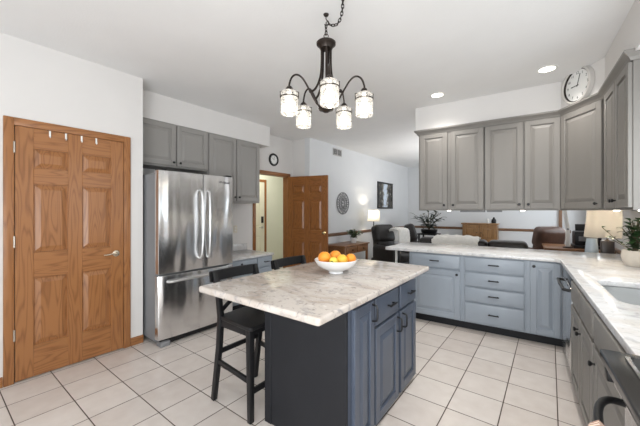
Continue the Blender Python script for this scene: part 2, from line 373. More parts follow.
# right wall (turned with the counters) with a window over the sink plus an unseen opening added to let light in
w = MB()
def rw(y0, y1, z0, z1, m=0): w.box(.945, 1.065, y0, y1, z0, z1, m)
rw(-3.4, -1.7, 0, CZ); rw(-1.7, -.3, 0, .9); rw(-1.7, -.3, 2.2, CZ); rw(-.3, 1.35, 0, CZ); rw(1.35, 2.7, 0, 1.08); rw(1.35, 2.7, 2.15, CZ); rw(2.7, 4.75, 0, CZ)  # the opening nearest the range is added for its side fill
struct(w.build('wall_right', WALL, None, None, KA))
w = MB()
for a, b_, c, d_ in ((4.63, 7.0, 0, CZ), (7.0, 9.0, 0, .9), (7.0, 9.0, 2.2, CZ), (9.0, 9.75, 0, CZ)): w.box(1.25, 1.37, a, b_, c, d_)  # unseen opening here is added for the living room side fill
w.box(1.065, 1.25, 4.63, 4.75, 0, CZ)
struct(w.build('wall_living_right', WALL, None, None, KA))
w = MB(); w.box(-6.2, -2.8, -3.6, -3.48, 0, CZ); w.box(1.0, 2.2, -3.6, -3.48, 0, CZ); w.box(-2.8, 1.0, -3.6, -3.48, 2.45, CZ)  # wide opening behind the camera added to let light in
struct(w.build('wall_back', WALL))
# hall beyond the doorway
w = MB(); w.box(-5.42, -5.30, 2.6, 6.0, 0, CZ); w.box(-5.3, XA - .12, 2.6, 2.7, 0, CZ); w.box(-5.3, XL - .12, 5.9, 6.0, 0, CZ)
struct(w.build('wall_hall', HALLW))
# soffits (drywall boxes the wall cabinets hang from)
struct(MB().box(XA, -3.735, 1.42, 3.54, 2.468, CZ).build('wall_soffit_fridge', WALL))
SA = (.35, 4.175); SB = (.625, 3.725)
struct(MB().prism([(-1.215, 4.175), SA, SB, (.625, .6), (.945, .6), (.945, 4.50), (-1.215, 4.50)], 2.45, CZ).build('wall_soffit_counter', WALL, None, None, KA))
# doors --------------------------------------------------------------
def six_panel(w_, h_, mats, name='leaf', parent=None, t=.036):
    st, mu = .112 * w_ / .78, .105 * w_ / .78; pw = (w_ - 2 * st - mu) / 2; ps = []
    for x in (st, st + pw + mu):
        for a, b_ in ((.125, .395), (.50, .775), (.84, .918)): ps.append((x, a * h_, x + pw, b_ * h_))
    mb = MB(); panel(mb, 0, w_, 0, h_, 0, t, ps, 0, 1, rec=.015, slope=.034, inset=.010)
    mb.box(.001, w_ - .001, -.001, .004, .001, h_ - .001)
    return mb.build(name, mats, parent)
def casing(y0, y1, h_, wd, x, mats, parent, name='casing', th=.018):
    mb = MB()
    mb.box(x, x + th, y0 - wd, y0, 0, h_ + wd, 0, bev=.005); mb.box(x, x + th, y1, y1 + wd, 0, h_ + wd, 0, bev=.005)
    mb.box(x + .0005, x + th - .0005, y0 - .002, y1 + .002, h_, h_ + wd, 1, bev=.005)
    return mb.build(name, mats, parent)
d = bpy.data.objects.new('door_1', None); COL.objects.link(d); struct(d); d.location = (XW - .018, DY0 + .004, .012); d.rotation_euler = (0, 0, pi / 2)
leaf = six_panel(DY1 - DY0 - .008, DH - .016, [OAK, OAKX], 'leaf', d)
def lever(parent, x, z, y, sgn=-1):
    mb = MB(); mb.lathe([(0, 0), (.031, 0), (.031, .006), (.024, .012), (.011, .014), (.011, .045), (0, .046)], 20, M=Matrix.Translation((x, y, z)) @ RX)
    mb.tube([(x, y - .042, z), (x + sgn * .04, y - .046, z + .004), (x + sgn * .09, y - .043, z - .004), (x + sgn * .115, y - .04, z - .002)], [.009, .0075, .007, .006], 8)
    return mb.build('lever_handle', mat('satin_nickel', (.62, .55, .44), .25, 1), parent)
lever(d, DY1 - DY0 - .075, .955, -.036)
MB().box(DY1 - DY0 - .009, DY1 - DY0 - .007, -.03, -.006, .92, .99).build('strike_plate', CHROME, d)
for hz in (.33, 1.08, 1.84):
    MB().lathe([(0, 0), (.007, 0), (.007, .09), (0, .09)], 10, M=Matrix.Translation((-.004, -.038, hz))).build('hinge', mat('hinge_nickel', (.5, .46, .4), .35, 1), d)
casing(DY0, DY1, DH, .062, XW, [OAK, TRIMY], None, 'trim_1')['kind'] = 'structure'
mb = MB(); mb.box(XW - .12, XW + .002, DY0 - .012, DY0 + .001, 0, DH + .012); mb.box(XW - .12, XW + .002, DY1 - .001, DY1 + .012, 0, DH + .012); mb.box(XW - .12, XW + .002, DY0, DY1, DH - .001, DH + .012)
struct(mb.build('trim_2', OAK))
# hall door: leaf swung open a quarter turn into the room
d2 = bpy.data.objects.new('door_2', None); COL.objects.link(d2); struct(d2); d2.location = (XA + .03, HY1 - .012, .012); d2.rotation_euler = (0, 0, R(13.5))
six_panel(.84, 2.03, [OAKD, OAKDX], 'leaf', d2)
mb = MB(); kx = .775
mb.lathe([(0, 0), (.03, 0), (.03, .005), (.012, .012), (.012, .03), (.024, .038), (.028, .05), (.022, .062), (0, .066)], 20, M=Matrix.Translation((kx, -.036, .975)) @ RX)
mb.build('door_knob', mat('brass', (.72, .56, .28), .2, 1), d2)
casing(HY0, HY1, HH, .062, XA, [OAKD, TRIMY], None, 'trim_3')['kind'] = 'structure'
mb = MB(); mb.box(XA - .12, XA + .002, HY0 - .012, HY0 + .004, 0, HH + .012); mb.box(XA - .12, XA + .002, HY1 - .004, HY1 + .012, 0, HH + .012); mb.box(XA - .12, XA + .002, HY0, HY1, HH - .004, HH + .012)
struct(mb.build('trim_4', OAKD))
# pale entry door inside the hall
d3 = bpy.data.objects.new('door_3', None); COL.objects.link(d3); struct(d3); d3.location = (-5.296, 3.92, .01); d3.rotation_euler = (0, 0, pi / 2)
HW2 = mat('cream_door_paint', (.74, .71, .58), .4, var=.02)
six_panel(.90, 2.03, [HW2, HW2], 'leaf', d3, .02)
mb = MB(); mb.box(.795, .855, -.045, -.02, 1.10, 1.25, bev=.006); mb.build('keypad_lock', BLACK, d3)
mb = MB(); mb.lathe([(0, 0), (.03, 0), (.03, .02), (0, .022)], 16, M=Matrix.Translation((.825, -.02, 1.0)) @ RX); mb.tube([(.825, -.04, 1.0), (.825, -.06, 1.0), (.71, -.06, .995)], .009, 8); mb.build('lever_handle', CHROME, d3)
casing(3.92, 4.83, 2.05, .062, -5.30, [OAKD, TRIMY], None, 'trim_5')['kind'] = 'structure'
# baseboards and chair rails
BB = [(0, 0), (.013, 0), (.013, .065), (.006, .08), (0, .08)]
RAIL = [(0, -.035), (.014, -.03), (.022, 0), (.016, .03), (0, .035)]
def zp(prof, z): return [(o, zz + z) for o, zz in prof]
mb = MB(); mb.sweep([(XW, 1.42), (XW, DY1 + .064)][::-1], BB); mb.sweep([(XW, -3.4), (XW, DY0 - .064)], BB); struct(mb.build('baseboard_left', TRIMY))
OAKR = oak('oak_chair_rail', (.11, .055, .028), (.20, .105, .055), axis='y')
struct(MB().sweep([(XL, 4.5), (XL, 9.5)], zp(RAIL, .885)).build('trim_6', OAKR))
struct(MB().sweep([(XL, 9.5), (.4, 9.5)], zp(RAIL, .885)).build('trim_7', OAKR))
struct(MB().sweep([(1.25, 9.3), (1.25, 4.76)], zp(RAIL, .755)).build('trim_8', OAKR, None, None, KA))
mb = MB(); mb.box(.17, .235, 9.44, 9.5, 0, 2.4); struct(mb.build('trim_9', OAKR))
# sink window frame
mb = MB(); mb.box(.92, 1.07, 1.30, 1.38, 1.03, 2.2); mb.box(.92, 1.07, 2.67, 2.75, 1.03, 2.2); mb.box(.92, 1.07, 1.38, 2.67, 2.12, 2.2); mb.box(.92, 1.07, 1.38, 2.67, 1.03, 1.10); mb.box(.99, 1.03, 2.0, 2.05, 1.08, 2.15)
struct(mb.build('window_1', WHITE, None, None, KA))
# crown moulding on the cabinet tops
CR = [(0, 2.405), (.012, 2.405), (.022, 2.425), (.05, 2.452), (.05, 2.468), (0, 2.468)]
struct(MB().sweep([(.94, 2.882), (.622, 2.882), (.622, 3.722), (.352, 4.17), (-1.17, 4.17), (-1.17, 4.47)], [(-o, z) for o, z in CR]).build('trim_10', GREYU, None, None, KA))
# ------------------------------------------------------------------ wall cabinets over the counter
def wall_cab(label, x0, x1, y, z0, z1, dep, doors, m, loc_rot, group, end=None, zdoor=None):
    loc, rot = loc_rot
    t = thing('wall_cabinet', label, 'cabinet', loc, rot, group)
    mb = MB(); mb.box(x0, x1, 0, dep, z0, z1, bev=.002, seg=1); mb.build('carcass', m, t)
    for a, b_, hx, kz in doors:
        front(t, 'door', a, b_, zdoor[0] if zdoor else z0 + .018, zdoor[1] if zdoor else z1 - .05, m, .056, hw=('knob', hx, kz))
    return t
def puck(t, x, y, z):
    o = MB().lathe([(0, 0), (.020, 0), (.022, .003), (.024, .008), (0, .008)], 20, M=Matrix.Translation((x, y, z - .008))).build('puck_light', PUCK, t)
    l = bpy.data.lights.new('puck_glow', 'AREA'); l.shape = 'DISK'; l.size = .06; l.energy = .8; l.color = (1, .88, .70)
    lo = bpy.data.objects.new('puck_glow', l); COL.objects.link(lo); lo.parent = t; lo.location = (x, y, z - .018)
G1 = 'grey wall cabinets hung over the peninsula and sink run'
ZB = 1.392; ZT = 2.45
def kloc(x, y, rot=0.0, z=0.0): return (KW(x, y, z), KA + rot)
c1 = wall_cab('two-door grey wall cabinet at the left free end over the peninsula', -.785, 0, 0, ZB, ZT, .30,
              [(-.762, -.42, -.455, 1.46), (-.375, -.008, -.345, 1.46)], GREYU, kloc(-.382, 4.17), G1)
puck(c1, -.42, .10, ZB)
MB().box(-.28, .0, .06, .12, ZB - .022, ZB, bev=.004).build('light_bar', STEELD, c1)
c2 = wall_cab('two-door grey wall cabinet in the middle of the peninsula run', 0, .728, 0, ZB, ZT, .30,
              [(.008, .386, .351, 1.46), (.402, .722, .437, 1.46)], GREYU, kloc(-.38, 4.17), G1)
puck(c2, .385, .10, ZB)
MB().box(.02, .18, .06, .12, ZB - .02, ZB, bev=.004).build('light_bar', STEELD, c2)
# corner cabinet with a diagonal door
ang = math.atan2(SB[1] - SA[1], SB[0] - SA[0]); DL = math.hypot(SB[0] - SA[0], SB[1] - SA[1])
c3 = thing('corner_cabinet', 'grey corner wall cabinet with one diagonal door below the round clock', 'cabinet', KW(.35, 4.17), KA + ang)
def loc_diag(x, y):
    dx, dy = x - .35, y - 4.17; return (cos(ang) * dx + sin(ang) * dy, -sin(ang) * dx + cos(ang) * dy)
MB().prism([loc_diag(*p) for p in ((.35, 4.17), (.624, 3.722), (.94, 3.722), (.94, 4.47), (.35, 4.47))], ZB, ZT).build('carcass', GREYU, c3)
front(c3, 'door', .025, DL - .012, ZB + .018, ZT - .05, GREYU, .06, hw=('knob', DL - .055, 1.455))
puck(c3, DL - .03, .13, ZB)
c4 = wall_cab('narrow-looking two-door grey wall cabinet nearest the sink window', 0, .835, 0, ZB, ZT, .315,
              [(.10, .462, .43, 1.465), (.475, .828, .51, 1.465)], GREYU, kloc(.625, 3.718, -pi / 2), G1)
puck(c4, .6, .1, ZB)
# ------------------------------------------------------------------ cabinets above the fridge and desk
G2 = 'grey wall cabinets in the fridge alcove'
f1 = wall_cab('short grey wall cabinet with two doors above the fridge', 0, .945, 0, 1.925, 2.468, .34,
              [(.03, .50, .465, 1.985), (.515, .94, .55, 1.985)], GREYLIT, ((-3.74, 1.425, 0), pi / 2), G2, zdoor=(1.945, 2.452))
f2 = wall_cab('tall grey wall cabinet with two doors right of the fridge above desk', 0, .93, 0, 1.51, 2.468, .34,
              [(.012, .462, .43, 1.59), (.475, .915, .51, 1.59)], GREYLIT, ((-3.74, 2.376, 0), pi / 2), G2, zdoor=(1.535, 2.452))
# ------------------------------------------------------------------ peninsula base cabinets
def base_cab(label, w_, dep, m, loc_rot, group, h=.87, toe=.10, hollow=False):
    loc, rot = loc_rot
    t = thing('base_cabinet', label, 'cabinet', loc, rot, group)
    mb = MB()
    if hollow:
        mb.box(0, .018, 0, dep, toe, h); mb.box(w_ - .018, w_, 0, dep, toe, h); mb.box(0, w_, 0, .018, toe, h); mb.box(0, w_, dep - .01, dep, toe, h); mb.box(0, w_, 0, dep, toe, toe + .018)
    else: mb.box(0, w_, 0, dep, toe, h, bev=.0015, seg=1)
    mb.build('carcass', m, t)
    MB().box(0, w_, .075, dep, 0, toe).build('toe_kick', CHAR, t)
    return t
G3 = 'blue-grey base cabinets under the peninsula counter'
PY = 3.865
b1 = base_cab('grey base cabinet with one wide drawer over one door on the peninsula', .62, .60, GREYB, kloc(-1.20, PY), G3)
front(b1, 'drawer', .03, .598, .70, .856, GREYB, hw=('pull', .315, .785, .11), flat=True)
front(b1, 'door', .03, .598, .115, .678, GREYB, .062, hw=('knob', .565, .640))
b2 = base_cab('grey base cabinet with a stack of four drawers on the peninsula', .615, .60, GREYB, kloc(-.58, PY), G3)
for a, b_ in ((.70, .856), (.527, .683), (.354, .510), (.118, .337)): front(b2, 'drawer', .028, .60, a, b_, GREYB, hw=('pull', .318, (a + b_) / 2 + .006, .105), flat=True)
b3 = base_cab('grey base cabinet with one tall narrow door in the inner corner', .36, .60, GREYB, kloc(.035, PY), G3)
front(b3, 'door', .035, .285, .118, .856, GREYB, .055, hw=('knob', .065, .815))
# ------------------------------------------------------------------ sink run base cabinets (facing the island)
SX = .335
G4 = 'grey base cabinets along the sink run'
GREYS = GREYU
dw = thing('dishwasher', 'stainless steel dishwasher in the inner corner of the counter run', 'dishwasher', *kloc(SX, 3.62, -pi / 2))
MB().box(.0, .60, 0, .57, .10, .868).build('tub', STEELD, dw)
MB().box(.004, .596, -.02, 0, .13, .78, bev=.006).build('door', STEEL, dw)
MB().box(.004, .596, -.018, 0, .785, .865, bev=.004).build('control_panel', GLASSB, dw)
mb = MB(); mb.tube([(.06, -.02, .755), (.07, -.06, .76), (.30, -.065, .762), (.53, -.06, .76), (.54, -.02, .755)], .012, 10); mb.build('handle', BLACK, dw)
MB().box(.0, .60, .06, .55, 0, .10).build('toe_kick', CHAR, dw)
fl = MB().box(0, .245, 0, .02, .10, .868, bev=.002).build('filler_panel', GREYU, None, *kloc(SX, 3.868, -pi / 2)); tag(fl, 'plain grey corner filler panel left of the dishwasher', 'panel')
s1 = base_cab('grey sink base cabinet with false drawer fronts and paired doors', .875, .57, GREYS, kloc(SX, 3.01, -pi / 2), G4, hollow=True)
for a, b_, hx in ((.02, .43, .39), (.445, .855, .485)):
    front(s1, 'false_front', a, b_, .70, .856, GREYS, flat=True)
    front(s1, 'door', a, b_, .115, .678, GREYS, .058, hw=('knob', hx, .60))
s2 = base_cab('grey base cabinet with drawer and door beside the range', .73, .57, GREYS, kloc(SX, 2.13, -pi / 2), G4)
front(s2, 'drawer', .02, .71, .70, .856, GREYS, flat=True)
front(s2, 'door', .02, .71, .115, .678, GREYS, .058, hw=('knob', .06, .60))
# ------------------------------------------------------------------ counter tops
def rounded(pts, r, seg=6):
    out = []; n = len(pts)
    for i, p in enumerate(pts):
        p = Vector(p); a = Vector(pts[i - 1]); b_ = Vector(pts[(i + 1) % n]); rr = r[i] if isinstance(r, (list, tuple)) else r
        if rr <= 0: out.append(tuple(p)); continue
        u = (a - p).normalized(); v = (b_ - p).normalized()
        for k in range(seg + 1):
            t = k / seg; q = (p + u * rr) * (1 - t) ** 2 + p * 2 * t * (1 - t) + (p + v * rr) * t ** 2; out.append(tuple(q))
    return out
SINK = rounded([(.425, 2.16), (.845, 2.16), (.845, 2.82), (.425, 2.82)], .09)
top = rounded([(-1.525, 3.825), (.27, 3.825), (.312, 3.785), (.312, 1.40), (.943, 1.40), (.943, 4.62), (-1.46, 4.62)], [.05, 0, 0, 0, 0, 0, .05])
ct = MB().prism(top, .872, .91, 0, [SINK], bev=.006).build('countertop', GRANW, None, None, KA)
tag(ct, 'L-shaped white granite countertop over the peninsula and sink run', 'countertop')
sk = thing('sink', 'stainless undermount sink set into the white countertop', 'sink', KW(.635, 2.49, .66), KA)
mb = MB()
def ring(z, s): return [((p[0] - .635) * s, (p[1] - 2.49) * s, z) for p in SINK]
lv = [ring(.21, 1.06), ring(.21, 1.004), ring(.05, .97), ring(.02, .92), ring(.012, .80)]
b = bmesh.new(); rs = [[b.verts.new(p) for p in q] for q in lv]
for A, B in zip(rs, rs[1:]):
    for k in range(len(A)): b.faces.new((A[k], A[(k + 1) % len(A)], B[(k + 1) % len(A)], B[k]))
b.faces.new(rs[-1]); bmesh.ops.recalc_face_normals(b, faces=b.faces[:]); bmesh.ops.reverse_faces(b, faces=b.faces[:])
mb.add(b, 0, None, True); mb.build('basin', mat('satin_sink_steel', (.40, .41, .41), .42, .7, var=.03), sk)
MB().lathe([(0, .016), (.045, .016), (.05, .02), (.03, .022), (0, .018)], 20).build('drain', CHROME, sk)
MB().box(-1.445, -1.42, 4.02, 4.06, 0, .872, bev=.003).build('support_post', WHITE, None, None, KA)
tag(bpy.data.objects['support_post'], 'slim white post under the left end of peninsula countertop', 'post')
# ------------------------------------------------------------------ range
rg = thing('range', 'black and stainless kitchen range with glass cooktop at frame corner', 'stove', *kloc(.315, 1.392, -pi / 2))
RW = .76
MB().box(0, RW, .0, .62, .06, .885).build('body', STEELD, rg)
mb = MB(); mb.box(0, RW, -.095, .62, .885, .918, bev=.006); mb.build('cooktop_frame', mat('black_enamel', (.012, .012, .012), .2), rg)
mb = MB(); mb.box(.05, RW - .05, -.045, .56, .9185, .924, bev=.003); mb.build('cooktop_rim', CHROME, rg)
MB().box(.062, RW - .062, -.033, .548, .9245, .927).build('cooktop_glass', GLASSB, rg)
MB().box(0, RW, -.06, 0, .80, .884, bev=.006).build('control_panel', STEEL, rg)
for i in range(2):
    MB().box(.012 + .68 * i, .055 + .68 * i, -.085, -.058, .83, .868, bev=.004).build('handle_bracket', BLACK, rg)
od = MB().box(.006, RW - .006, -.035, 0, .25, .79, bev=.006).build('oven_door', STEEL, rg)
MB().box(.14, RW - .14, -.038, -.034, .33, .62, bev=.002).build('oven_window', GLASSB, od)
mb = MB(); mb.tube([(.06, -.035, .775), (.075, -.085, .782), (.14, -.118, .785), (.25, -.135, .787), (.38, -.14, .788), (.51, -.135, .787), (.62, -.118, .785), (.685, -.085, .782), (.70, -.035, .775)], .011, 10, sub=3); mb.build('oven_handle', BLACK, od)
mb = MB()
for i in range(6): mb.box(.12 + .09 * i, .18 + .09 * i, -.0375, -.034, .755, .767)
mb.build('vent_slots', BLACK, od)
MB().box(.006, RW - .006, -.03, 0, .07, .24, bev=.006).build('storage_drawer', STEEL, rg)
# towel over the oven handle
def stripes():
    m = mat('striped_cotton', (.80, .66, .56), .95); n = m.node_tree.nodes; l = m.node_tree.links
    tc = n.new('ShaderNodeTexCoord'); wv = n.new('ShaderNodeTexWave'); wv.inputs['Scale'].default_value = 28; wv.bands_direction = 'X'; l.new(tc.outputs['Object'], wv.inputs['Vector'])
    cr = n.new('ShaderNodeValToRGB'); cr.color_ramp.elements[0].position = .45; cr.color_ramp.elements[1].position = .55
    cr.color_ramp.elements[0].color = (.80, .70, .60, 1); cr.color_ramp.elements[1].color = (.46, .25, .18, 1)
    l.new(wv.outputs['Fac'], cr.inputs['Fac']); l.new(cr.outputs[0], n['Principled BSDF'].inputs['Base Color']); return m
tw = MB(); b = bmesh.new(); rows = []
prof = [(-.162, .40), (-.164, .55), (-.163, .70), (-.157, .788), (-.138, .804), (-.119, .788), (-.112, .70), (-.110, .55), (-.108, .45)]
for i in range(13):
    x = .26 + .20 * i / 12; rows.append([b.verts.new((x, y - .006 * sin(i * 1.6) * (1 if y < -.14 else .3), z)) for y, z in prof])
for A, B in zip(rows, rows[1:]):
    for k in range(len(prof) - 1): b.faces.new((A[k], A[k + 1], B[k + 1], B[k]))
bmesh.ops.recalc_face_normals(b, faces=b.faces[:]); bmesh.ops.solidify(b, geom=b.faces[:], thickness=.006)
tw.add(b, 0, None, True); o = tw.build('dish_towel', stripes(), None, *kloc(.315, 1.392, -pi / 2)); tag(o, 'striped beige and rust dish towel draped over oven handle', 'towel')
# ------------------------------------------------------------------ kitchen island
isl = thing('kitchen_island', 'dark slate kitchen island with charcoal end panel and three blue-grey doors', 'kitchen island', (-.880, 1.392, 0), pi / 2 + R(1.4))
IW, ID = 1.10, .612           # along Y, along -X
MB().box(.02, IW, 0, ID - .012, .02, .868).build('carcass', NAVY, isl)
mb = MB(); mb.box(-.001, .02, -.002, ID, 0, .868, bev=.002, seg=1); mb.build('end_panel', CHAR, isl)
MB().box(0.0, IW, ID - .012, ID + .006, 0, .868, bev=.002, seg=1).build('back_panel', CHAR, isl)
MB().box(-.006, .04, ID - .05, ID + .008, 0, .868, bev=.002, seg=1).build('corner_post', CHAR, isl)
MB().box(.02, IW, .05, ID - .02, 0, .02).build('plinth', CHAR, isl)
front(isl, 'door', .055, .300, .045, .835, NAVY, .055, hw=('vpull', .272, .765))
front(isl, 'drawer', .325, .70, .665, .835, NAVY, hw=('pull', .545, .752, .11), flat=True)
front(isl, 'door', .325, .70, .045, .645, NAVY, .06, hw=('vpull', .672, .575))
front(isl, 'drawer', .745, 1.075, .665, .835, NAVY, hw=('pull', .925, .752, .11), flat=True)
front(isl, 'door', .745, 1.075, .045, .645, NAVY, .06, hw=('vpull', .775, .575))
it = MB().prism(rounded([(-1.785, 1.065), (-.815, 1.065), (-.83, 2.665), (-1.785, 2.665)], .022), .868, .908, bev=.012).build('island_countertop', GRAN)
tag(it, 'beige granite slab with grey veins on the dark island', 'countertop')
# ------------------------------------------------------------------ refrigerator
fr = thing('refrigerator', 'stainless steel french door refrigerator with bottom freezer drawer', 'refrigerator', (-3.135, 1.442, 0), pi / 2)
FW = .90
MB().box(.004, FW - .004, .075, .80, .05, 1.775, bev=.004).build('body', STEELD, fr)
def fdoor(x0, x1, z0, z1, name, bow=.012):
    mb = MB(); b = bmesh.new(); N = 10; ra = []
    for i in range(N + 1):
        u = i / N; x = x0 + (x1 - x0) * u; e = abs(2 * u - 1); y = -bow * (1 - e ** 2) - (0 if e < 1 else -.012)
        ra.append([(x, y + .0)])
    pts = [(x0, .07)] + [(x0, .008)] + [(x0 + (x1 - x0) * (.012 + .976 * i / N), -bow * (1 - abs(2 * i / N - 1) ** 2)) for i in range(N + 1)] + [(x1, .008), (x1, .07)]
    mb.prism(pts, z0, z1, bev=.003); return mb.build(name, STEEL, fr)
dl = fdoor(0, .496, .742, 1.80, 'door'); dr = fdoor(.504, FW, .742, 1.80, 'door'); dz = fdoor(0, FW, .075, .722, 'freezer_drawer', .02)
def bowh(parent, pts, r=.013): return MB().tube(pts, r, 10, sub=5).build('handle', HANDLE, parent)
for p, x, s in ((dl, .452, -1), (dr, .548, 1)):
    bowh(p, [(x, -.01, 1.62), (x, -.045, 1.60), (x + s * -.004, -.062, 1.48), (x - s * .006, -.072, 1.25), (x - s * .004, -.062, 1.00), (x, -.045, .88), (x, -.008, .86)], .0135)
bowh(dz, [(.10, -.012, .655), (.115, -.05, .66), (.27, -.072, .668), (.45, -.08, .672), (.63, -.072, .668), (.785, -.05, .66), (.80, -.012, .655)], .0135)
MB().box(.03, FW - .03, .03, .10, .012, .07).build('kick_grille', BLACK, fr)
for x in (.02, FW - .12): MB().box(x, x + .10, -.01, .09, 0, .05, bev=.008).build('foot', STEELD, fr)
for x in (.02, FW - .09): MB().box(x, x + .07, .0, .12, 1.80, 1.818, bev=.004).build('hinge_cover', BLACK, fr)
fc = bpy.data.curves.new('logo_badge', 'FONT'); fc.body = 'Whirlpool'; fc.size = .036; fc.extrude = .0008; fc.align_x = 'CENTER'; fc.shear = .2
fo = bpy.data.objects.new('logo_badge', fc); COL.objects.link(fo)
bpy.context.view_layer.update()
me = bpy.data.meshes.new_from_object(fo.evaluated_get(bpy.context.evaluated_depsgraph_get())); bpy.data.objects.remove(fo)
me.materials.clear(); me.materials.append(mat('dark_chrome', (.12, .12, .13), .3, .8)); me.transform(RX)
lo = bpy.data.objects.new('logo_badge', me); COL.objects.link(lo); lo.parent = dr; lo.location = (.765, -.012, 1.715)
# ------------------------------------------------------------------ desk nook right of the fridge
ds = thing('desk_cabinet', 'low grey desk cabinet with drawers right of the fridge', 'cabinet', (-3.455, 2.375, 0), pi / 2)
MB().box(0, .94, 0, .635, .08, .70).build('carcass', GREYB, ds); MB().box(0, .94, .06, .62, 0, .08).build('toe_kick', CHAR, ds)
front(ds, 'drawer', .02, .60, .55, .69, GREYB, flat=True, hw=('knob', .325, .642)); front(ds, 'drawer', .635, .92, .55, .69, GREYB, flat=True, hw=('pull', .79, .622, .09))
front(ds, 'door', .02, .60, .10, .53, GREYB); front(ds, 'drawer', .635, .92, .33, .53, GREYB, flat=True, hw=('pull', .79, .44, .09)); front(ds, 'drawer', .635, .92, .10, .31, GREYB, flat=True, hw=('pull', .79, .21, .09))
o = MB().box(-4.088, -3.43, 2.372, 3.335, .702, .735, bev=.005).build('desk_countertop', GRANW); tag(o, 'pale granite top on the low desk right of the fridge', 'countertop')
o = MB().box(-4.088, -4.07, 2.372, 3.335, .736, .84, bev=.003).build('backsplash', GRANW); tag(o, 'pale granite backsplash strip along wall behind the low desk', 'backsplash')
# ------------------------------------------------------------------ bar stools
def stool():
    t = thing('bar_stool', 'black wooden bar stool nearest the camera at the island', 'stool', (-1.745, 1.50, 0), 0, 'black bar stools at the island')
    W2 = .195
    for s in (-1, 1):
        MB().sq([(-.225, s * W2, 0), (-.165, s * (W2 - .004), .40), (-.15, s * (W2 - .006), .62), (-.175, s * (W2 - .004), .78), (-.225, s * W2, .94)], [.034, .042, .044, .036, .026], .034).build('leg', BLKW, t)
        MB().sq([(.185, s * W2, 0), (.165, s * (W2 - .012), .60)], [.032, .044], [.034, .042]).build('leg', BLKW, t)
        MB().sq([(-.182, s * W2, .30), (.172, s * W2, .265)], .02, .034, ux=(0, 1, 0)).build('stretcher', BLKW, t)
        MB().box(-.15, .16, s * (W2 - .008) - .011, s * (W2 - .008) + .011, .555, .605, bev=.003).build('apron', BLKW, t)
    MB().sq([(.174, -W2, .19), (.174, W2, .19)], .022, .036).build('stretcher', BLKW, t)
    MB().sq([(-.178, -W2, .36), (-.178, W2, .36)], .02, .034).build('stretcher', BLKW, t)
    MB().box(.15, .172, -W2, W2, .555, .605, bev=.003).build('apron', BLKW, t)
    MB().box(-.168, -.146, -W2, W2, .555, .605, bev=.003).build('apron', BLKW, t)
    mb = MB(); mb.prism(rounded([(-.17, -.20), (.215, -.225), (.215, .225), (-.17, .20)], .03), .605, .632, bev=.008); mb.build('seat', BLKW, t)
    mb = MB(); b = bmesh.new(); N = 8; rows = []
    for i in range(N + 1):
        y = -.225 + .45 * i / N; q = -.222 - .028 * (1 - (y / .225) ** 2)
        rows.append([b.verts.new((q + dx, y, z)) for dx, z in ((.008, .865), (-.004, .94), (-.026, .94), (-.014, .865))])
    for A, B in zip(rows, rows[1:]):
        for k in range(4): b.faces.new((A[k], A[(k + 1) % 4], B[(k + 1) % 4], B[k]))
    b.faces.new(rows[0]); b.faces.new(rows[-1]); bmesh.ops.recalc_face_normals(b, faces=b.faces[:]); bmesh.ops.bevel(b, geom=[e for e in b.edges if e.calc_face_angle(0) > .8], offset=.004, segments=2, affect='EDGES')
    mb.add(b, 0, None, True); mb.build('top_rail', BLKW, t)
    for s in (-1, 1): MB().sq([(-.165, s * -.18, .655), (-.205 , s * .18, .865)], .018, .028, ux=(1, 0, .2)).build('cross_brace', BLKW, t)
    return t
st1 = stool()
st2 = dup(st1, (-1.745, 2.115, 0), None, 'black wooden bar stool farther along the island, only its back showing')
# ------------------------------------------------------------------ fruit bowl
BX, BY, BZ = -1.315, 1.935, .908
o = MB().lathe([(0, .004), (.050, .0), (.056, .002), (.054, .014), (.060, .020), (.105, .038), (.145, .068), (.166, .104), (.163, .107), (.140, .074), (.10, .046), (.05, .030), (0, .028)], 48).build('fruit_bowl', CERAM, None, (BX, BY, BZ)); tag(o, 'white ceramic footed bowl of citrus fruit on the island', 'bowl')
ORG = mat('orange_peel', (.86, .30, .025), .42, var=.12, scale=14, bump=.3, bscale=260); YEL = mat('yellow_orange_peel', (.84, .46, .05), .42, var=.12, scale=14, bump=.3, bscale=260); LEM = mat('lemon_peel', (.80, .62, .09), .42, var=.1, scale=14, bump=.3, bscale=260); GRN = mat('green_peel', (.45, .52, .10), .42, var=.1, scale=14)
fd = Vector((-sin(YAW), cos(YAW), 0)); rt = Vector((cos(YAW), sin(YAW), 0))
def fruit(name, r, d_, z, rad, m, label, sz=1.0, lemon=False):
    p = Vector((BX, BY, BZ)) + rt * r + fd * d_ + Vector((0, 0, z)); mb = MB()
    if lemon: mb.lathe([(0, -1.28 * rad), (.16 * rad, -1.2 * rad), (.55 * rad, -.86 * rad), (.93 * rad, -.35 * rad), (rad, 0), (.93 * rad, .35 * rad), (.55 * rad, .86 * rad), (.16 * rad, 1.2 * rad), (0, 1.28 * rad)], 20, M=Matrix.Rotation(1.2, 4, 'X'))
    else: mb.ball((0, 0, 0), rad, 0, 1, 1, .93)
    o = mb.build(name, m, None, p); tag(o, label, 'fruit', 'citrus fruit in the white bowl')
    MB().lathe([(0, 0), (.006, 0), (.005, .004), (0, .005)], 8, M=Matrix.Translation((0, 0, rad * .92))).build('stem_end', STEM, o) if not lemon else None
fruit('orange', -.088, .0, .118, .050, ORG, 'large bright orange at the left side of the bowl')
fruit('orange', .0, .085, .118, .047, ORG, 'orange at the back of the bowl, behind the yellow fruit')
fruit('lemon', -.022, -.062, .100, .033, LEM, 'pale yellow lemon at the front between two oranges', lemon=True)
fruit('tangerine', .045, -.035, .108, .043, YEL, 'yellow-orange tangerine at the front centre of the bowl')
fruit('orange', .115, .005, .110, .041, ORG, 'smaller orange at the right side of the bowl')
fruit('lime', -.035, -.115, .082, .026, GRN, 'small yellow-green lime at the front rim of the bowl')
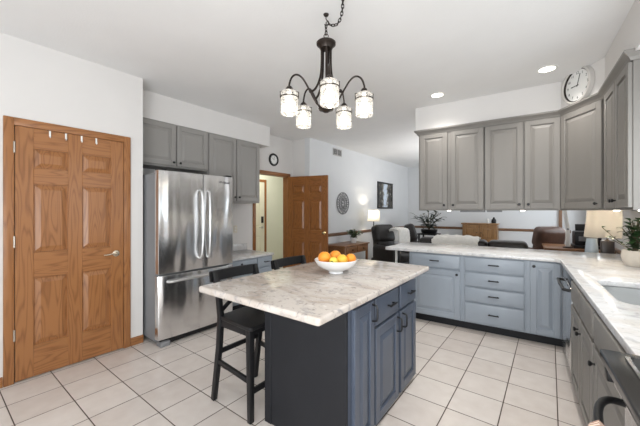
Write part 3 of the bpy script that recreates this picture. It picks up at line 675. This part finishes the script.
# ------------------------------------------------------------------ chandelier
CHX, CHY = -1.27, 1.745
ch = thing('chandelier', 'bronze five-arm chandelier with seeded glass jar shades above the island', 'chandelier', (CHX, CHY, 2.085), YAW + R(3.5))
MB().lathe([(0, 0), (.018, .002), (.03, .012), (.05, .018), (.056, .03), (.03, .045), (.006, .06), (.006, .5), (0, .5)], 24).build('hub', BRONZE, ch)
MB().lathe([(0, .452), (.044, .453), (.048, .462), (.060, .476), (.068, .482), (.069, .496), (.058, .505), (.026, .512), (.012, .53), (0, .532)], 32).build('canopy_bowl', BRONZE, ch)
mb = MB(); mb.tube([(.016 * cos(a * pi / 6), 0, 0.544 + .016 * sin(a * pi / 6)) for a in range(12)], .003, 6, closed=True); mb.build('loop', BRONZE, ch)
for k in range(5):
    a = -pi / 2 + 2 * pi * k / 5; M = Matrix.Rotation(a, 4, 'Z')
    def pp(*pts): return [tuple(M @ Vector((r, off, z))) for r, off, z in pts]
    mb = MB(); mb.tube(pp((.03, 0, .03), (.075, 0, .06), (.13, 0, .15), (.175, 0, .215), (.215, 0, .235), (.25, 0, .215), (.27, 0, .165), (.27, 0, .135)), .0065, 8, sub=6); arm = mb.build('arm', BRONZE, ch)
    mb = MB(); mb.tube(pp((.034, 0, .46), (.034, 0, .36), (.040, 0, .27), (.060, 0, .20), (.09, 0, .15), (.125, 0, .13)), .0078, 8, sub=6); mb.build('rod', BRONZE, ch)
    c = M @ Vector((.27, 0, 0))
    T = Matrix.Translation((c.x, c.y, 0))
    MB().lathe([(0, .148), (.014, .146), (.022, .136), (.03, .122), (.03, .112), (0, .112)], 20, M=T).build('socket_cap', BRONZE, arm)
    sh = MB().lathe([(.020, .113), (.050, .112), (.0585, .100), (.0595, .07), (.0585, -.042), (.0565, -.042), (.0575, .07), (.0565, .098), (.049, .109), (.020, .110)], 32, M=T).build('shade', SEED, ch)
    mb = MB(); mb.tube([(c.x + .0615 * cos(q * pi / 12), c.y + .0615 * sin(q * pi / 12), .070) for q in range(24)], .0038, 6, closed=True)
    for s in (0, pi): mb.tube([(c.x + .0615 * cos(s), c.y + .0615 * sin(s), .07), (c.x + .063 * cos(s), c.y + .063 * sin(s), .108), (c.x + .03 * cos(s), c.y + .03 * sin(s), .118)], .003, 6)
    mb.build('strap', BRONZE, sh)
    MB().lathe([(0, .11), (.013, .11), (.013, .075), (.024, .045), (.029, .018), (.022, -.008), (0, -.018)], 16, M=T).build('bulb', BULB, ch)
    l = bpy.data.lights.new('bulb_glow', 'POINT'); l.energy = .32; l.color = (1, .90, .76); l.shadow_soft_size = .03
    q = bpy.data.objects.new('bulb_glow', l); COL.objects.link(q); q.parent = ch; q.location = (c.x, c.y, -.04)
# chain: from the fixture up to the ceiling hook, then swagged to a canopy nearer the camera
hook = thing('ceiling_hook', 'small dark swag hook in the ceiling above the chandelier', 'hook', (CHX, CHY, CZ))
MB().lathe([(0, -.012), (.016, -.010), (.02, 0), (0, 0)], 16).build('base', BRONZE, hook)
mb = MB(); mb.tube([(0, 0, -.01), (0, 0, -.035), (.012, .0, -.05), (.022, 0, -.065), (.012, 0, -.082), (-.006, 0, -.078), (-.012, 0, -.066)], .0035, 8, sub=4); mb.build('hook', BRONZE, hook)
chain = thing('chandelier_chain', 'dark link chain swagged from the ceiling hook to the chandelier', 'chain', (CHX, CHY, 2.64))
def links(P):
    L = .034; acc = 0; prev = Vector(P[0]); k = 0; pts = [prev]
    for p in P[1:]:
        p = Vector(p)
        while (p - prev).length >= L * .72: prev = prev + (p - prev).normalized() * L * .72; pts.append(prev.copy())
    for a, b_ in zip(pts, pts[1:]):
        t = (b_ - a).normalized(); c = (a + b_) / 2; u = t.cross(Vector((.3, .2, 1) if abs(t.z) < .9 else (1, 0, 0))).normalized(); v = t.cross(u)
        sd = u if k % 2 else v; k += 1
        mb = MB(); mb.tube([c + t * (L / 2 * cos(q)) * 1.0 + sd * (.009 * sin(q)) for q in [i * pi / 5 for i in range(10)]], .0031, 6, closed=True); mb.build('link', BRONZE, chain)
links([(0, 0, 0), (0, 0, .075)])
end = -fd * .62 + rt * .0 + Vector((0, 0, .135))
pts = [Vector((.004, 0, .085)), Vector((0, 0, .06)) + rt * .03 - fd * .015, Vector((0, 0, .045)) + rt * .07 - fd * .04, Vector((0, 0, .055)) + rt * .095 - fd * .09, Vector((0, 0, .085)) + rt * .105 - fd * .16, Vector((0, 0, .12)) + rt * .10 - fd * .26, Vector((0, 0, .15)) + rt * .10 - fd * .38]
links(catmull(pts, 10))
# ------------------------------------------------------------------ ceiling lights
def downlight(lab, x, y, e):
    t = thing('ceiling_light', lab, 'ceiling light', (x, y, CZ), 0, 'recessed ceiling lights')
    MB().lathe([(.066, -.001), (.066, -.004), (.085, -.006), (.092, -.003), (.092, 0)], 32).build('trim_ring', WHITE, t)
    MB().lathe([(0, -.0025), (.066, -.0025), (.066, -.0005), (0, -.0005)], 32).build('diffuser', DISC, t)
    l = bpy.data.lights.new('downlight', 'SPOT'); l.energy = e; l.spot_size = R(130); l.spot_blend = .9; l.color = (1, .96, .91); l.shadow_soft_size = .07
    q = bpy.data.objects.new('downlight', l); COL.objects.link(q); q.parent = t; q.location = (0, 0, -.03)
downlight('round recessed ceiling light nearer the chandelier, left of the pair', -1.085, 3.77, 27)
downlight('round recessed ceiling light nearer the wall clock, right of the pair', -.024, 3.735, 27)
downlight('added unseen fill downlight above the sink side of the island', -.02, 1.95, 48)  # out-of-frame downlight added to brighten floor and island
downlight('added unseen fill downlight above the aisle behind the camera', -.02, -.1, 30)  # another added downlight out of frame, only for fill
# ------------------------------------------------------------------ clocks, vent, wall pieces
def clock(name, label, r, rim_m, face_m, mark_m, M, loc, rot, depth=.04, hour=(10, 0), numerals=12, rim_w=.16):
    t = thing(name, label, 'clock', loc, rot)
    mb = MB(); q = rim_w
    mb.lathe([(r * (1 - q), .012), (r * (1 - q), depth * .6), (r * (1 - q * .7), depth), (r * (1 - q * .25), depth * .9), (r, depth * .45), (r, 0), (0, 0)], 48, M=RX); mb.build('rim', rim_m, t)
    MB().lathe([(r * (1 - q) * 1.02, depth * .62), (r * (1 - q) * 1.0, depth * .72), (r * (1 - q) * .97, depth * .62), (r * (1 - q) * .97, .012), (r * (1 - q) * 1.02, .012)], 48, M=RX).build('inner_ring', BRONZE, t)
    MB().lathe([(0, .014), (r * (1 - q), .014), (r * (1 - q), .008), (0, .008)], 48, M=RX).build('dial', face_m, t)
    for h_ in range(12):
        a = h_ * pi / 6
        fcv = bpy.data.curves.new('numeral', 'FONT'); fcv.body = str(h_ if h_ else 12); fcv.size = r * .19; fcv.align_x = 'CENTER'; fcv.align_y = 'CENTER'; fcv.extrude = .0004
        fo = bpy.data.objects.new('numeral', fcv); COL.objects.link(fo); bpy.context.view_layer.update()
        me = bpy.data.meshes.new_from_object(fo.evaluated_get(bpy.context.evaluated_depsgraph_get())); bpy.data.objects.remove(fo); me.materials.clear(); me.materials.append(mark_m)
        me.transform(RX); no = bpy.data.objects.new('numeral', me); COL.objects.link(no); no.parent = t; no.location = (r * (.70 - q * .3) * sin(a), -.0155, r * (.70 - q * .3) * cos(a))
    for nm, aa, L, wd in (('hour_hand', (hour[0] + hour[1] / 60) * pi / 6, .42, .045), ('minute_hand', hour[1] * pi / 30, .60, .03)):
        mb = MB(); mb.box(-r * wd / 2, r * wd / 2, -.019, -.017, -r * .08, r * L, M=Matrix.Rotation(aa, 4, 'Y')); mb.build(nm, mark_m, t)
    return t
FACE = mat('clock_face_white', (.86, .86, .84), .5, var=.01); SILV = mat('silver_rim', (.60, .58, .55), .4, .1, var=.03)
dm = Vector((SA[0] + (SB[0] - SA[0]) * .46, SA[1] + (SB[1] - SA[1]) * .46, 0)); nrm = Vector((sin(ang), -cos(ang), 0)) * .003
clock('wall_clock', 'large round clock with silver rim on the diagonal soffit above cabinets', .187, SILV, FACE, BLACK, None, KW(dm.x + nrm.x, dm.y + nrm.y, 2.645), KA + ang, .045, (9, 3))
clock('wall_clock', 'small round black-rimmed clock on the wall above the open doorway', .118, BLACK, FACE, BLACK, None, (XA + .002, 3.955, 2.335), pi / 2, .03, (10, 2), rim_w=.28)
vt = thing('air_vent', 'white louvred air vent high on the living room wall', 'vent', (XL + .001, 5.42, 2.645), pi / 2)
MB().box(-.17, .17, -.008, 0, -.078, .078, bev=.003).build('frame', mat('vent_paint', (.50, .49, .47), .6), vt)
mb = MB(); mb.box(-.15, -.012, -.0095, -.007, -.058, .058); mb.box(.012, .15, -.0095, -.007, -.058, .058); mb.build('opening', DARK, vt)
mb = MB()
for i in range(9): mb.box(-.15, .15, -.013, -.008, -.056 + .0135 * i, -.050 + .0135 * i)
mb.build('louvres', mat('vent_slat', (.42, .41, .40), .6), vt)
# round carved wall medallion
md = thing('wall_medallion', 'round grey carved medallion on the living room wall beside open door', 'wall decor', (XL + .002, 5.63, 1.555), pi / 2)
MED = mat('weathered_grey_wood', (.20, .20, .205), .7, var=.3, scale=20); MEDL = mat('whitewashed_wood', (.50, .50, .50), .7, var=.2, scale=20)
RD = .245
MB().lathe([(0, 0), (RD * .98, 0), (RD * .98, .008), (0, .008)], 48, M=RX).build('backing', MEDL, md)
for rr in (.97, .62, .26): MB().tube([(RD * rr * cos(q * pi / 24), -.012, RD * rr * sin(q * pi / 24)) for q in range(48)], .009, 6, closed=True).build('ring', MED, md)
mb = MB()
for q in range(12):
    a = q * pi / 6; e = Vector((cos(a), 0, sin(a))); s_ = Vector((-sin(a), 0, cos(a)))
    for s in (-1, 1):
        mb.tube([e * RD * .27 + Vector((0, -.012, 0)), e * RD * .45 + s_ * s * RD * .08 + Vector((0, -.012, 0)), e * RD * .60 + Vector((0, -.012, 0))], .006, 5, sub=3)
        mb.tube([e * RD * .62 + Vector((0, -.012, 0)), e * RD * .8 + s_ * s * RD * .13 + Vector((0, -.012, 0)), e * RD * .96 + Vector((0, -.012, 0))], .007, 5, sub=3)
mb.build('petals', MED, md)
MB().ball((0, -.01, 0), RD * .1, 0, 1, .4, 1).build('boss', MED, md)
# framed landscape photo
pc = thing('framed_picture', 'black framed forest waterfall print on the living room wall', 'picture', (XL + .002, 7.78, 1.81), pi / 2)
mb = MB(); PW, PH = .47, .36
for a in ((-PW, PW, PH - .04, PH), (-PW, PW, -PH, -PH + .04), (-PW, -PW + .04, -PH, PH), (PW - .04, PW, -PH, PH)): mb.box(a[0], a[1], -.03, 0, a[2], a[3], bev=.004)
mb.build('frame', BLACK, pc)
def art():
    m = bpy.data.materials.new('forest_print'); m.use_nodes = True; n = m.node_tree.nodes; l = m.node_tree.links; p = n['Principled BSDF']; tc = n.new('ShaderNodeTexCoord')
    nz = n.new('ShaderNodeTexNoise'); nz.inputs['Scale'].default_value = 9; nz.inputs['Detail'].default_value = 7; l.new(tc.outputs['Object'], nz.inputs['Vector'])
    sx = n.new('ShaderNodeSeparateXYZ'); l.new(tc.outputs['Object'], sx.inputs[0])
    ab = n.new('ShaderNodeMath'); ab.operation = 'ABSOLUTE'; l.new(sx.outputs[0], ab.inputs[0])
    mr = n.new('ShaderNodeMapRange'); mr.inputs[1].default_value = .02; mr.inputs[2].default_value = .22; mr.inputs[3].default_value = .38; mr.inputs[4].default_value = -.10; l.new(ab.outputs[0], mr.inputs[0])
    ad = n.new('ShaderNodeMath'); l.new(nz.outputs['Fac'], ad.inputs[0]); l.new(mr.outputs[0], ad.inputs[1])
    cr = n.new('ShaderNodeValToRGB'); e = cr.color_ramp.elements; e[0].position = .36; e[0].color = (.02, .02, .018, 1); e[1].position = .80; e[1].color = (.62, .70, .80, 1)
    x = cr.color_ramp.elements.new(.55); x.color = (.16, .145, .12, 1); l.new(ad.outputs[0], cr.inputs['Fac']); l.new(cr.outputs[0], p.inputs['Base Color']); p.inputs['Roughness'].default_value = .25; return m
MB().box(-PW + .03, PW - .03, -.012, -.004, -PH + .03, PH - .03).build('print', art(), pc)
# outlet by the desk
ot = thing('outlet', 'white outlet plate on the wall between fridge and doorway', 'outlet', (XA + .001, 3.10, 1.09), pi / 2)
MB().box(-.036, .036, -.006, 0, -.058, .058, bev=.002).build('plate', mat('almond_plastic', (.70, .64, .52), .4), ot)
for z in (-.022, .022): MB().box(-.014, .014, -.008, -.005, z - .013, z + .013, bev=.002).build('socket', WHITE, ot)
# hooks over the door
for i, (y, lab) in enumerate(((.668, 'leftmost'), (.775, 'second from left'), (.888, 'third from left'), (1.0, 'rightmost'))):
    t = thing('over_door_hook', 'small white metal hook over the oak door top, %s of four' % lab, 'hook', (XW - .014, y, DH - .02), pi / 2, 'hooks over the oak door')
    mb = MB(); mb.box(-.006, .006, -.040, -.0375, -.035, .015); mb.tube([(0, -.039, -.03), (0, -.048, -.045), (0, -.058, -.04), (0, -.062, -.03)], .003, 6); mb.build('strap', WHITE, t)
# ------------------------------------------------------------------ plants
def leaf_mesh(mb, base, dirv, L, wd, m=0, droop=.25):
    d_ = Vector(dirv).normalized(); u = d_.cross(Vector((0, 0, 1)));
    if u.length < .1: u = Vector((1, 0, 0))
    u.normalize(); nn = u.cross(d_); b = bmesh.new(); N = 5; rows = []
    for i in range(N + 1):
        t = i / N; c = Vector(base) + d_ * L * t - Vector((0, 0, 1)) * droop * L * t * t; w_ = wd * (sin(pi * min(1, t * .92 + .06)) ** .8)
        rows.append([b.verts.new(c - u * w_ + nn * w_ * .25), b.verts.new(c), b.verts.new(c + u * w_ + nn * w_ * .25)])
    for A, B in zip(rows, rows[1:]):
        for k in range(2): b.faces.new((A[k], A[k + 1], B[k + 1], B[k]))
    mb.add(b, m, None, True)
def plant(t, n, H, spread, L, wd, zb, mats, tilt=.5, per=6, extra=()):
    st_, lf = MB(), MB()
    for i in range(n):
        a = 2 * pi * i / n + random.uniform(-.3, .3); hh = H * random.uniform(.55, 1); s = spread * random.uniform(.4, 1)
        P = [Vector((0.01 * cos(a), .01 * sin(a), zb)), Vector((cos(a) * s * .35, sin(a) * s * .35, zb + hh * .55)), Vector((cos(a) * s, sin(a) * s, zb + hh))]
        C = catmull(P, 5); st_.tube(C, [.004] * len(C), 5)
        for k in range(per):
            c = C[min(len(C) - 1, 2 + int((len(C) - 3) * k / max(1, per - 1)))]; aa = a + random.uniform(-1.6, 1.6)
            leaf_mesh(lf, c, (cos(aa), sin(aa), random.uniform(-.1, .9)), L * random.uniform(.7, 1.15), wd)
    for P in extra:
        C = catmull([Vector(p) for p in P], 5); st_.tube(C, [.003] * len(C), 5)
        for k in range(4):
            c = C[-1 - k * 2]; aa = random.uniform(0, 6.28); leaf_mesh(lf, c, (cos(aa), sin(aa), .6), L * .6, wd * .8)
    st_.build('stems', STEM, t); lf.build('foliage', mats, t)
p1 = thing('potted_plant', 'leafy green houseplant in cream pot on the counter at right edge', 'plant', KW(.808, 3.66, .91), KA)
MB().lathe([(0, 0), (.055, 0), (.066, .01), (.084, .05), (.091, .09), (.086, .128), (.080, .138), (.074, .13), (.078, .10), (0, .10)], 32).build('pot', mat('cream_stoneware', (.62, .57, .50), .45, var=.08, scale=12), p1)
MB().lathe([(0, .114), (.076, .112)], 24).build('soil', SOIL, p1)
plant(p1, 15, .34, .085, .065, .021, .11, LEAF, per=8, extra=[[(0, 0, .12), (-.12, -.05, .22), (-.22, -.06, .33)], [(0, 0, .12), (-.10, .0, .19), (-.17, -.02, .24)]])
# console table with plant, living room left wall
tb = thing('console_table', 'oak console table with two drawers against the living room wall', 'table', (XL + .02, 5.42, 0), pi / 2)
CW = oak('console_oak', (.13, .055, .022), (.26, .12, .05), axis='x', k=1.6)
MB().box(-.50, .50, -.50, -.0, .68, .705, bev=.006).build('tabletop', CW, tb)
for x in (-.47, .425):
    for y in (-.475, -.06): MB().box(x, x + .045, y, y + .045, 0, .68, bev=.003).build('leg', CW, tb)
MB().box(-.46, .46, -.46, -.03, .53, .68).build('apron', CW, tb)
for x in (-.42, .01): front(tb, 'drawer', x, x + .41, .545, .668, CW, flat=True, y=-.46, hw=('knob', x + .205, .607))
p2 = thing('potted_plant', 'small green plant in white pot on the oak console table', 'plant', (XL + .29, 5.62, .705))
MB().lathe([(0, 0), (.05, 0), (.058, .01), (.072, .11), (.066, .11), (.06, .09), (0, .09)], 24).build('pot', CERAM, p2)
plant(p2, 11, .19, .17, .10, .035, .09, LEAF, per=6)
# floor lamp
lp = thing('floor_lamp', 'tall black floor lamp with lit cream shade behind leather recliner', 'lamp', (-3.36, 6.55, 0))
MB().lathe([(0, 0), (.13, 0), (.13, .015), (.03, .03), (.014, .05), (.013, .75), (.02, .77), (.013, .79), (.012, 1.16), (0, 1.16)], 24).build('pole', BLACK, lp)
MB().lathe([(.150, 1.14), (.125, 1.41), (.122, 1.41), (.147, 1.14)], 32).build('lamp_shade', LINEN2, lp)
MB().ball((0, 0, 1.24), .032).build('bulb', BULB, lp)
def pt(par, z, e, col=(1, .82, .58), s=.04):
    l = bpy.data.lights.new('lamp_glow', 'POINT'); l.energy = e; l.color = col; l.shadow_soft_size = s; q = bpy.data.objects.new('lamp_glow', l); COL.objects.link(q); q.parent = par; q.location = (0, 0, z)
pt(lp, 1.30, 8, (1, .90, .74))
# ------------------------------------------------------------------ living room seating
def recliner(label, loc, rot, m, name='recliner', w=.82):
    t = thing(name, label, 'armchair', loc, rot); h = w / 2
    MB().box(-h, h, -.42, .40, .08, .34, bev=.04, seg=3).build('base', m, t)
    MB().box(-h + .16, h - .16, -.44, .25, .32, .50, bev=.06, seg=4).build('seat', m, t)
    for s in (-1, 1): MB().box(min(s * h, s * (h - .18)), max(s * h, s * (h - .18)), -.44, .36, .28, .63, bev=.07, seg=4).build('arm', m, t)
    mb = MB(); T = Matrix.Translation((0, .28, .42)) @ Matrix.Rotation(R(-16), 4, 'X')
    mb.box(-h + .10, h - .10, -.11, .13, 0, .40, bev=.07, seg=4, M=T); mb.build('backrest', m, t)
    mb = MB(); mb.box(-h + .08, h - .08, -.15, .12, .24, .66, bev=.09, seg=5, M=T); mb.build('headrest', m, t)
    for x in (-h + .06, h - .10):
        for y in (-.36, .30): MB().box(x, x + .05, y, y + .05, 0, .08).build('foot', BLACK, t)
    return t
r1 = recliner('dark leather recliner beside the floor lamp, left of the peninsula', (-2.74, 6.30, 0), R(62), LEATH, w=.68)
def throw(label, cx, cy, z, w_, d0, d1, rot, thick=.03, name='throw_blanket', drop=.25, drop2=.25):
    mb = MB(); b = bmesh.new(); N = 14; prof = [(-d0, -drop), (-d0 - .01, -.06), (-d0 * .8, .0), (0, .02), (d1 * .8, .0), (d1 + .01, -.06), (d1, -drop2)]
    P = catmull([Vector((0, y, z_)) for y, z_ in prof], 3); rows = []
    for i in range(N + 1):
        x = -w_ / 2 + w_ * i / N; rows.append([b.verts.new((x + .01 * sin(k * 1.3), p.y, p.z + .010 * sin(i * 1.9 + k * .7) - .03 * (abs(2 * i / N - 1) ** 6))) for k, p in enumerate(P)])
    for A, B in zip(rows, rows[1:]):
        for k in range(len(P) - 1): b.faces.new((A[k], A[k + 1], B[k + 1], B[k]))
    bmesh.ops.recalc_face_normals(b, faces=b.faces[:]); bmesh.ops.solidify(b, geom=b.faces[:], thickness=thick)
    mb.add(b, 0, None, True); o = mb.build(name, THROW, None, (cx, cy, z), rot); return tag(o, label, 'blanket', 'cream fleece throws')
throw('cream throw hanging over the leather recliner beside the floor lamp', -2.72, 6.55, .99, .30, .17, .19, R(62), drop=.45, drop2=.3)
r2 = recliner('dark leather armchair turned sideways behind the left peninsula end', (-2.38, 7.45, 0), R(112), LEATH, 'armchair', .70)
# sofa with its back to the peninsula
sf = thing('sofa', 'dark leather sofa with its back towards the peninsula counter', 'sofa', KW(-.72, 5.75), KA)
MB().box(-.98, .98, -.36, .48, .08, .36, bev=.04, seg=3).build('base', LEATH, sf)
for s in (-1, 1): MB().box(min(s * .98, s * .78), max(s * .98, s * .78), -.30, .50, .30, .64, bev=.07, seg=4).build('arm', LEATH, sf)
for i in range(3): MB().box(-.78 + .52 * i + .004, -.26 + .52 * i - .004, -.12, .50, .34, .50, bev=.05, seg=4).build('seat_cushion', LEATH, sf)
for i in range(3): MB().box(-.80 + .533 * i + .004, -.267 + .533 * i - .004, -.38, -.10, .36, .925, bev=.07, seg=4).build('back_cushion', LEATH, sf)
for x in (-.92, .87):
    for y in (-.30, .40): MB().box(x, x + .05, y, y + .05, 0, .08).build('foot', BLACK, sf)
kx_ = KW(-.92, 5.505); throw('cream throw spread over the back of the dark sofa', kx_[0], kx_[1], .96, .70, .18, .18, KA, drop=.35, drop2=.2)
r3 = recliner('brown leather recliner with tall headrest near the wood desk', KW(.25, 7.95), KA + R(-150), LEATHB, w=.70)
# oak cabinet on the far wall with two small ornaments
OAKC = oak('honey_oak_cabinet', (.17, .085, .030), (.31, .165, .065))
oc = thing('oak_cabinet', 'small oak cabinet with two panelled doors by the far wall', 'cabinet', (-1.53, 9.46, 0), 0)
MB().box(-.42, .42, -.32, 0, .55, 1.02).build('carcass', OAKC, oc); MB().box(-.45, .45, -.35, .0, 1.02, 1.055, bev=.006).build('top', OAKC, oc)
for x in (-.40, .01): front(oc, 'door', x, x + .39, .57, 1.0, OAKC, .07, y=-.32, hw=('knob', x + (.35 if x < 0 else .04), .80))
for x in (-.40, .355):
    for y in (-.31, -.06): MB().box(x, x + .045, y, y + .045, 0, .55, bev=.003).build('leg', OAKC, oc)
MB().box(-.40, .40, -.29, -.03, .20, .225).build('shelf', OAKC, oc)
o = MB().lathe([(0, 0), (.05, 0), (.06, .04), (.055, .09), (.03, .12), (.02, .15), (.025, .16), (0, .16)], 20).build('ornament', BLACK, None, (-1.20, 9.28, 1.056)); tag(o, 'dark round ornament on the right end of oak cabinet', 'ornament')
o = MB().lathe([(0, 0), (.03, 0), (.035, .02), (.02, .06), (.03, .10), (.0, .13)], 16).build('figurine', WHITE, None, (-1.33, 9.26, 1.056)); tag(o, 'small white figurine left of the dark ornament on oak cabinet', 'ornament')
# plant in a dark pot in the far left corner on a stand
pl3 = thing('potted_plant', 'dark spreading plant in a low dark pot near far left corner', 'plant', (-2.62, 8.35, .78))
MB().lathe([(0, 0), (.16, 0), (.20, .03), (.22, .10), (.20, .11), (0, .09)], 28).build('pot', BLACK, pl3)
plant(pl3, 16, .52, .42, .22, .035, .09, LEAFD, per=7)
ps = thing('plant_stand', 'dark wooden stand under the spreading plant near far corner', 'stand', (-2.62, 8.35, 0))
MB().box(-.25, .25, -.22, .22, .745, .78, bev=.005).build('top', BLKW, ps)
for x in (-.23, .19):
    for y in (-.20, .16): MB().box(x, x + .04, y, y + .04, 0, .745).build('leg', BLKW, ps)
# wood desk, devices, lamp by the right wall
dk = thing('desk', 'wood topped desk in the living room beyond the counter corner', 'desk', KW(.76, 6.85), KA)
MB().box(-.44, .44, -.45, .45, .725, .76, bev=.005).build('desktop', CW, dk)
for x in (-.42, .38):
    for y in (-.43, .39): MB().box(x, x + .04, y, y + .04, 0, .725).build('leg', CW, dk)
MB().box(-.38, .38, .40, .42, .30, .725).build('modesty_panel', CW, dk)
pr = thing('printer', 'black desktop printer with paper tray on the wood desk', 'printer', KW(.91, 6.80, .76), KA)
MB().box(-.17, .17, -.16, .18, .05, .28, bev=.015).build('body', BLACK, pr)
MB().box(-.19, .19, -.22, .18, 0, .05, bev=.008).build('base', BLACK, pr)
mb = MB(); mb.box(-.13, .13, -.01, .01, .0, .14, bev=.003, M=Matrix.Translation((0, .15, .26)) @ Matrix.Rotation(R(-20), 4, 'X')); mb.build('paper_support', BLACK, pr)
MB().box(-.12, .12, -.166, -.159, .12, .20, bev=.002).build('front_panel', STEELD, pr)
tl = thing('desk_lamp', 'slim upright white desk lamp left of the black printer', 'lamp', KW(.645, 6.62, .76), KA)
MB().lathe([(0, 0), (.07, 0), (.07, .015), (.02, .022), (0, .022)], 24).build('base', BLACK, tl)
MB().box(-.03, .03, -.015, .015, .02, .31, bev=.006).build('post', WHITE, tl)
mb = MB(); mb.box(-.03, .03, -.015, .015, 0, .36, bev=.006, M=Matrix.Translation((0, 0, .325)) @ Matrix.Rotation(R(-8), 4, 'Y')); mb.build('upper_arm', WHITE, tl)
MB().lathe([(0, 0), (.016, 0), (.016, .05), (0, .05)], 16, M=Matrix.Translation((0, .025, .317)) @ RX).build('pivot', STEELD, tl)
et = thing('end_table', 'small dark end table against right wall under the table lamp', 'table', KW(.86, 5.13), KA)
MB().box(-.23, .23, -.24, .24, .585, .61, bev=.005).build('tabletop', BLKW, et)
for x in (-.21, .17):
    for y in (-.22, .18): MB().box(x, x + .04, y, y + .04, 0, .585).build('leg', BLKW, et)
l2 = thing('table_lamp', 'table lamp with large lit beige shade and dark square base', 'lamp', KW(.89, 5.17, .61), KA)
MB().box(-.06, .06, -.055, .055, 0, .40, bev=.01).build('base', mat('dark_ceramic', (.05, .042, .042), .3, var=.1), l2)
MB().lathe([(0, .40), (.03, .40), (.012, .415), (.01, .58), (0, .58)], 16).build('stem', BRONZE, l2)
MB().lathe([(.225, .445), (.185, .82), (.182, .82), (.222, .445)], 40).build('lamp_shade', LINEN, l2)
MB().ball((0, 0, .61), .032).build('bulb', BULB, l2)
pt(l2, .64, 12, (1, .80, .57))
vs = MB().lathe([(0, 0), (.085, 0), (.088, .01), (.058, .37), (.05, .43), (.045, .43), (.052, .37), (.08, .012), (0, .01)], 32).build('vase', mat('pale_blue_glaze', (.62, .72, .80), .12, var=.04), None, KW(.725, 5.05, .61)); tag(vs, 'tall tapered pale blue vase left of the table lamp', 'vase')
# wall sconce, and an added fill without fixture that brightens the hall
hl = thing('wall_sconce', 'small white lit sconce on the hall wall above the doorway view', 'lamp', (-5.295, 3.62, 2.02), pi / 2)
MB().box(-.04, .04, -.02, 0, -.06, .06, bev=.005).build('plate', WHITE, hl); MB().lathe([(0, -.06), (.05, -.06), (.06, .06), (0, .06)], 20, M=Matrix.Translation((0, -.075, 0))).build('shade', emit('sconce_glass', (1, .93, .78), 1.2), hl)
l = bpy.data.lights.new('hall_fill', 'AREA'); l.shape = 'DISK'; l.size = .5; l.energy = 16; l.color = (1, .97, .86)
q = bpy.data.objects.new('hall_fill', l); COL.objects.link(q); q.location = (-4.75, 4.3, CZ - .05)
